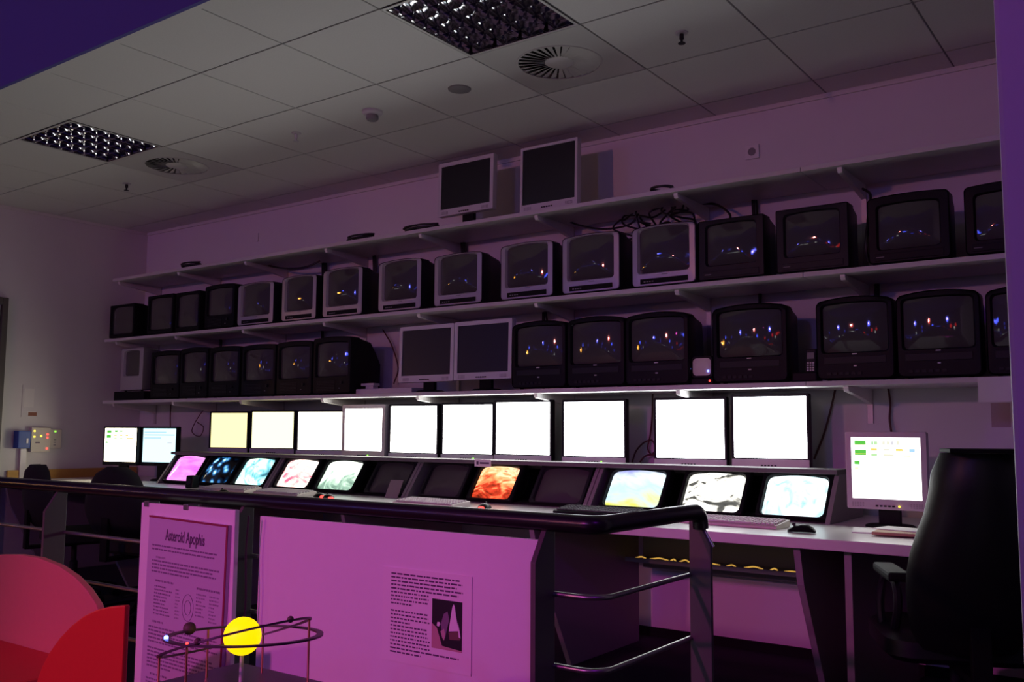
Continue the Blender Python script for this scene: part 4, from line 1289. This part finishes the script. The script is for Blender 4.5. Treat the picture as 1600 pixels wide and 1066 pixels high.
for (cx, cz, rx, rz_) in ((0.56, -0.262, 0.028, 0.040), (0.56, -0.262, 0.016, 0.022)):
    q = [(FW * cx + rx * math.cos(2 * PI * k / 20), yy - 0.0002, cz + rz_ * math.sin(2 * PI * k / 20)) for k in range(21)]
    rg.tube(q, 0.0009, 4)
rg.build('orbit_drawing', M_inkg, po)
# cable hanging beside the post
pz = [onY(u, v, -3.095) for u, v in ((389, 806), (386, 835), (384, 870), (384, 930), (381, 980))]
cable('thin black cable hanging on the post between the two boards', [(p.x, -3.095, p.z) for p in pz], 0.003)

# ------------------------------------------------------------------ orrery on a dark table
TZ = 0.65
t = thing('display_table', 'dark square table in front carrying the sun model', 'table', (6.30, -3.86, 0))
MB().box((-0.296, -0.305, TZ - 0.035), (0.30, 0.305, TZ)).build('table_top', M_table, t, bevel=0.003)
MB().box((-0.24, -0.24, 0.0), (0.24, 0.24, TZ - 0.035)).build('plinth', M_blackm, t, bevel=0.003)
OC = Vector((6.192, -3.70, 0.753))
orr = thing('orrery', 'model sun glowing yellow with ring orbits and small planets', 'orrery', (OC.x, OC.y, TZ))
ZC = OC.z - TZ
MB().sphere((0, 0, ZC), 0.0355, 32, 20).build('sun_globe', M_sun, orr, 'all')
MB().lathe([(0.012, 0), (0.010, 0.004), (0.0045, 0.008), (0.0035, ZC - 0.036), (0.007, ZC - 0.033)], 12).build('sun_stem', M_silver2, orr, True)
vdir = Vector((OC.x - CAM.x, OC.y - CAM.y, 0)).normalized()
vright = Vector((vdir.y, -vdir.x, 0))


def ring(rad, wid, off, roll, pitch, m):
    """flat ring band around the sun; roll = tilt seen from the front, pitch = tilt front/back"""
    ax = (vright * math.cos(roll) + Vector((0, 0, 1)) * math.sin(roll))
    ay = vdir * math.cos(pitch) + Vector((0, 0, 1)) * math.sin(pitch)
    up = ax.cross(ay).normalized()
    loops = [[], [], [], []]
    n = 72
    c = Vector((0, 0, ZC)) + off
    vs, fs = [], []
    for k in range(n):
        a_ = 2 * PI * k / n
        e = ax * math.cos(a_) + ay * math.sin(a_)
        for rr, hh in ((rad - wid / 2, -0.0018), (rad + wid / 2, -0.0018), (rad + wid / 2, 0.0018), (rad - wid / 2, 0.0018)):
            vs.append(c + e * rr + up * hh)
    for k in range(n):
        j = (k + 1) % n
        for q in range(4):
            r_ = (q + 1) % 4
            fs.append((k * 4 + q, k * 4 + r_, j * 4 + r_, j * 4 + q))
    MB().add(vs, fs).build('orbit_ring', m, orr)
    return lambda ang: c + (ax * math.cos(ang) + ay * math.sin(ang)) * rad


M_ring = mat('ring_dark', (0.10, 0.07, 0.09), 0.35, 0.4)
rA = ring(0.142, 0.012, vright * 0.004 + Vector((0, 0, 0.001)), R(-1.0), R(-4.0), M_ring)
rB = ring(0.139, 0.010, vright * -0.012 + Vector((0, 0, -0.002)), R(11.5), R(-15.0), M_ring)


def orb(p, r):
    MB().sphere(p + Vector((0, 0, r * 0.35)), r, 16, 12).build('planet', M_planet, orr, 'all')


orb(rA(R(138)), 0.0125)
orb(rB(R(-118)), 0.0062)
orb(rB(R(-45)), 0.0062)
MB().sphere(rA(R(190)) + Vector((0, 0, 0.004)), 0.0045, 8, 6).build('blue_light', M_ledb, orr)
MB().sphere(rA(R(226)) + Vector((0, 0, 0.003)), 0.0028, 8, 6).build('red_light', M_ledr, orr)
for fn, ang in ((rB, 180), (rA, 226), (rB, -5), (rA, 75), (rA, 120)):
    p = fn(R(ang))
    q = Vector((max(p.x, 6.02 - OC.x), min(p.y, -3.575 - OC.y), 0))
    MB().tube([q, p], 0.0022, 8).build('support_rod', M_brass, orr, True)

# ------------------------------------------------------------------ red lounge chair, lower left
rc = thing('red_lounge_chair', 'red moulded lounge chair with rounded side panel', 'chair', (0, 0, 0))


def curve_panel(pix, y, yb, m, name, bev=0.004):
    pts = [onY(u, v, y) for u, v in pix]
    return MB().prism([(p.x, max(0.0, p.z)) for p in pts], 'y', y, yb).build(name, m, rc, bevel=bev)


arc1 = [(60, 1085), (66, 1062), (74, 1040), (86, 1018), (101, 997), (119, 978), (138, 963), (158, 953), (180, 948), (203, 946)]
pts = [onY(u - 8, v, -3.52) for u, v in arc1]
prof = [(pts[0].x - 0.02, 0.0)] + [(p.x, p.z) for p in pts] + [(pts[-1].x + 0.0, 0.0)]
MB().prism(prof, 'y', -3.52, -3.505).build('side_panel', M_red, rc, bevel=0.004)
arc2 = [(-330, 1000), (-250, 940), (-150, 893), (-60, 872), (0, 867), (30, 867), (60, 872), (90, 884), (115, 901), (135, 922), (150, 945), (158, 968), (162, 1000)]
pts2 = [onY(u, v, -3.18) for u, v in arc2]
prof2 = [(pts2[0].x, 0.0)] + [(p.x, p.z) for p in pts2] + [(pts2[-1].x, 0.0)]
MB().prism(prof2, 'y', -3.18, -3.155).build('backrest', M_red_lit, rc, bevel=0.004)
sz = 0.40
MB().box((pts2[0].x + 0.02, -3.495, sz - 0.06), (pts2[-1].x - 0.02, -3.181, sz)).build('seat', M_red, rc, bevel=0.01)
MB().box((pts2[0].x + 0.06, -3.47, 0.0), (pts2[-1].x - 0.06, -3.20, sz - 0.06)).build('base', M_red, rc, bevel=0.01)


# ------------------------------------------------------------------ office chairs
def office_chair(label, loc, rz, back_w, back_top, back_bot, seat_z=0.46, lean=0.12, arms=True, m=M_fabric, taper=0.7, arm_z=0.68, group=None, plush=0.045, arm_x=0.275, rounded=False):
    """faces +Y in its own frame"""
    t = thing('office_chair', label, 'chair', loc, rz, group)
    # backrest: rounded shell, curved in plan, leaning back
    n = 13
    zs = [back_bot + (back_top - back_bot) * k / 10 for k in range(11)]
    loops = []
    for k, z in enumerate(zs):
        f = k / 10
        hw = back_w / 2 * (0.80 + 0.20 * math.sin(PI * min(1, f * 1.35))) * (1 - (1 - taper) * max(0, (f - 0.45) / 0.55) ** 1.3)
        th = plush * (1.0 if 0.05 < f < 0.95 else 0.5)
        y0 = -0.22 - lean * f - 0.03 * math.sin(PI * f)
        if rounded and f > 0.55:
            hw *= math.sqrt(max(0.02, 1 - ((f - 0.55) / 0.47) ** 2.4)) / (1 - (1 - taper) * max(0, (f - 0.45) / 0.55) ** 1.3)
        if k == 10:
            hw *= 0.86
        if k == 0:
            hw *= 0.92
        L = []
        for j in range(n):
            a_ = -1 + 2 * j / (n - 1)
            L.append((hw * a_, y0 + 0.055 * a_ * a_ - th * math.sqrt(max(0, 1 - a_ ** 4)), z))
        for j in range(n - 1, -1, -1):
            a_ = -1 + 2 * j / (n - 1)
            L.append((hw * a_, y0 + 0.055 * a_ * a_ + th * 0.6 * math.sqrt(max(0, 1 - a_ ** 4)) + 0.004, z))
        loops.append(L)
    MB().loft(loops).build('backrest', m, t, True)
    so = []
    for z, s in ((seat_z - 0.05, 0.90), (seat_z - 0.03, 1.0), (seat_z + 0.02, 1.0), (seat_z + 0.04, 0.88)):
        so.append([(x * s, (y + 0.03 - 0.24) * s + 0.03, z) for x, y in outline(0.48, 0.46, 0.09)])
    MB().loft(so).build('seat', m, t, True)
    MB().box((-0.035, -0.30, seat_z - 0.075), (0.035, -0.02, seat_z - 0.052)).box((-0.03, -0.315, seat_z - 0.075), (0.03, -0.29, back_bot + 0.12)).build('back_bracket', M_blackm, t, bevel=0.004)
    MB().lathe([(0.028, 0.10), (0.028, 0.26), (0.018, 0.27), (0.018, seat_z - 0.05)], 16).build('gas_column', M_dgrey, t, True)
    for k in range(5):
        a_ = 2 * PI * k / 5 + 0.3
        c, s = math.cos(a_), math.sin(a_)
        lg = MB().tube([(0.02 * c, 0.02 * s, 0.115), (0.15 * c, 0.15 * s, 0.10), (0.29 * c, 0.29 * s, 0.075)], [0.024, 0.020, 0.014], 8).build('leg', M_black, t, True)
        MB().tube([(0.29 * c - 0.022 * s, 0.29 * s + 0.022 * c, 0.028), (0.29 * c + 0.022 * s, 0.29 * s - 0.022 * c, 0.028)], 0.028, 14).build('caster', M_blackm, lg, True)
    if arms:
        for s in (-1, 1):
            x = s * arm_x
            ar = MB().tube(smoothpath([(s * 0.20, 0.05, seat_z - 0.05), (x + s * 0.01, 0.06, seat_z - 0.02), (x + s * 0.015, 0.09, seat_z + 0.10), (x, 0.06, arm_z - 0.03), (x, -0.10, arm_z - 0.03), (x, -0.13, arm_z - 0.10), (x, -0.06, seat_z + 0.03), (s * 0.20, -0.02, seat_z - 0.05)], 5), 0.014, 8).build('armrest', M_dgrey, t, True)
            MB().box((x - 0.035, -0.17, arm_z - 0.018), (x + 0.035, 0.10, arm_z + 0.012)).build('arm_pad', M_blackm, ar, bevel=0.010)
    return t


big = office_chair('large black leather high-back chair beside the violet pillar', (7.00, -1.40, 0), R(25), 0.40, 1.09, 0.46, 0.46, 0.20, True, M_leather, 0.80, 0.685, 'office chairs', 0.05, 0.200)
MB().box((-0.12, -0.52, 1.092), (0.22, -0.40, 1.104)).build('coat_hanger', M_blackm, big, bevel=0.003)
office_chair('black task chair behind railing right of the left post', (2.36, -1.42, 0), R(8), 0.58, 0.925, 0.50, 0.44, 0.06, False, M_fabric, 0.70, 0.66, 'office chairs', rounded=True)
office_chair('black task chair nearest the left wall behind railing', (1.50, -1.40, 0), R(-12), 0.54, 0.915, 0.50, 0.44, 0.06, False, M_fabric, 0.70, 0.66, 'office chairs', rounded=True)

# ------------------------------------------------------------------ lights of the exhibition behind the photographer (seen mirrored in the dark tubes)
def hall_lamp(label, x, y, z, r, m):
    t = thing('globe_lamp', label, 'lamp', (x, y, 0), group='coloured globe lamps in the hall')
    MB().lathe([(0.22, 0), (0.22, 0.02), (0.03, 0.04), (0.025, z - r)], 16).build('stand', M_blackm, t, True)
    MB().sphere((0, 0, z), r, 20, 14).build('globe', m, t, 'all')


for k, (x, y, z, r, m, lab) in enumerate((
        (-7.4, -10.0, 2.2, 0.30, M_hgold, 'golden globe lamp in hall mirrored in the silver televisions'),
        (-6.9, -10.7, 2.85, 0.20, M_hblue, 'blue globe lamp above the golden one, mirrored in tubes'),
        (-3.2, -10.3, 2.6, 0.14, M_hdim, 'dim blue globe lamp between golden and bright blue lamps'),
        (0.26, -10.0, 2.88, 0.23, M_hblue, 'bright blue globe lamp mirrored mid-left in tubes'),
        (1.8, -10.2, 2.45, 0.13, M_hdim, 'dim blue globe lamp beside the bright red one'),
        (3.5, -10.0, 2.88, 0.22, M_hred, 'bright red globe lamp mirrored in the right tubes'),
        (4.1, -10.7, 2.35, 0.14, M_hblue, 'small blue globe lamp below the bright red one'),
        (6.7, -10.0, 2.88, 0.23, M_hblue, 'bright blue globe lamp mirrored at right in tubes'),
        (7.3, -10.7, 2.35, 0.17, M_hdimr, 'dim red globe lamp below right blue lamp'),
        (8.2, -10.9, 2.45, 0.15, M_hdimr, 'dim red globe lamp farthest right in hall'))):
    hall_lamp(lab, x, y, z, r, m)


def hall_strip(label, x0, x1, y, z, m):
    t = thing('light_table', label, 'display table', ((x0 + x1) / 2, y, 0), group='light tables in the hall')
    w_ = (x1 - x0) / 2
    MB().box((-w_, -0.25, z - 0.15), (w_, 0.25, z - 0.02)).build('table_body', M_blackm, t)
    MB().box((-w_ + 0.03, -0.22, z - 0.02), (w_ - 0.03, 0.22, z)).build('lit_top', m, t)
    for sx in (-1, 1):
        MB().box((sx * (w_ - 0.06) - 0.02, -0.03, 0), (sx * (w_ - 0.06) + 0.02, 0.03, z - 0.15)).build('leg', M_blackm, t)


for x0, x1, y, z, m, lab in ((-5.9, -4.6, -9.4, 1.35, M_hwhite, 'white light table in hall mirrored left in tubes'), (-1.2, 1.5, -9.2, 1.75, M_hdim, 'long blue light table in hall mirrored in tubes'), (2.0, 3.2, -9.0, 1.45, M_hwhite, 'white light table in hall mirrored mid-right'), (5.6, 7.2, -9.3, 1.45, M_hdimr, 'red light table in hall mirrored at right')):
    hall_strip(lab, x0, x1, y, z, m)


# scattered small lamps low in the hall
rnd = random.Random(21)
for k in range(14):
    x = -6.5 + k * 1.1 + rnd.uniform(-0.3, 0.3)
    m = (M_hdim, M_hwhite, M_hdim, M_hdimr if x > 5.5 else M_hdim)[k % 4]
    z = rnd.uniform(1.5, 2.3)
    t = thing('small_globe_lamp', 'small dim globe lamp low in the hall', 'lamp', (x, -11.6 + rnd.uniform(-0.3, 0.3), 0), group='small globe lamps in the hall')
    MB().lathe([(0.12, 0), (0.12, 0.02), (0.02, 0.04), (0.018, z - 0.09)], 12).build('stand', M_blackm, t, True)
    MB().sphere((0, 0, z), 0.10 + rnd.uniform(0, 0.05), 14, 10).build('globe', m, t, 'all')
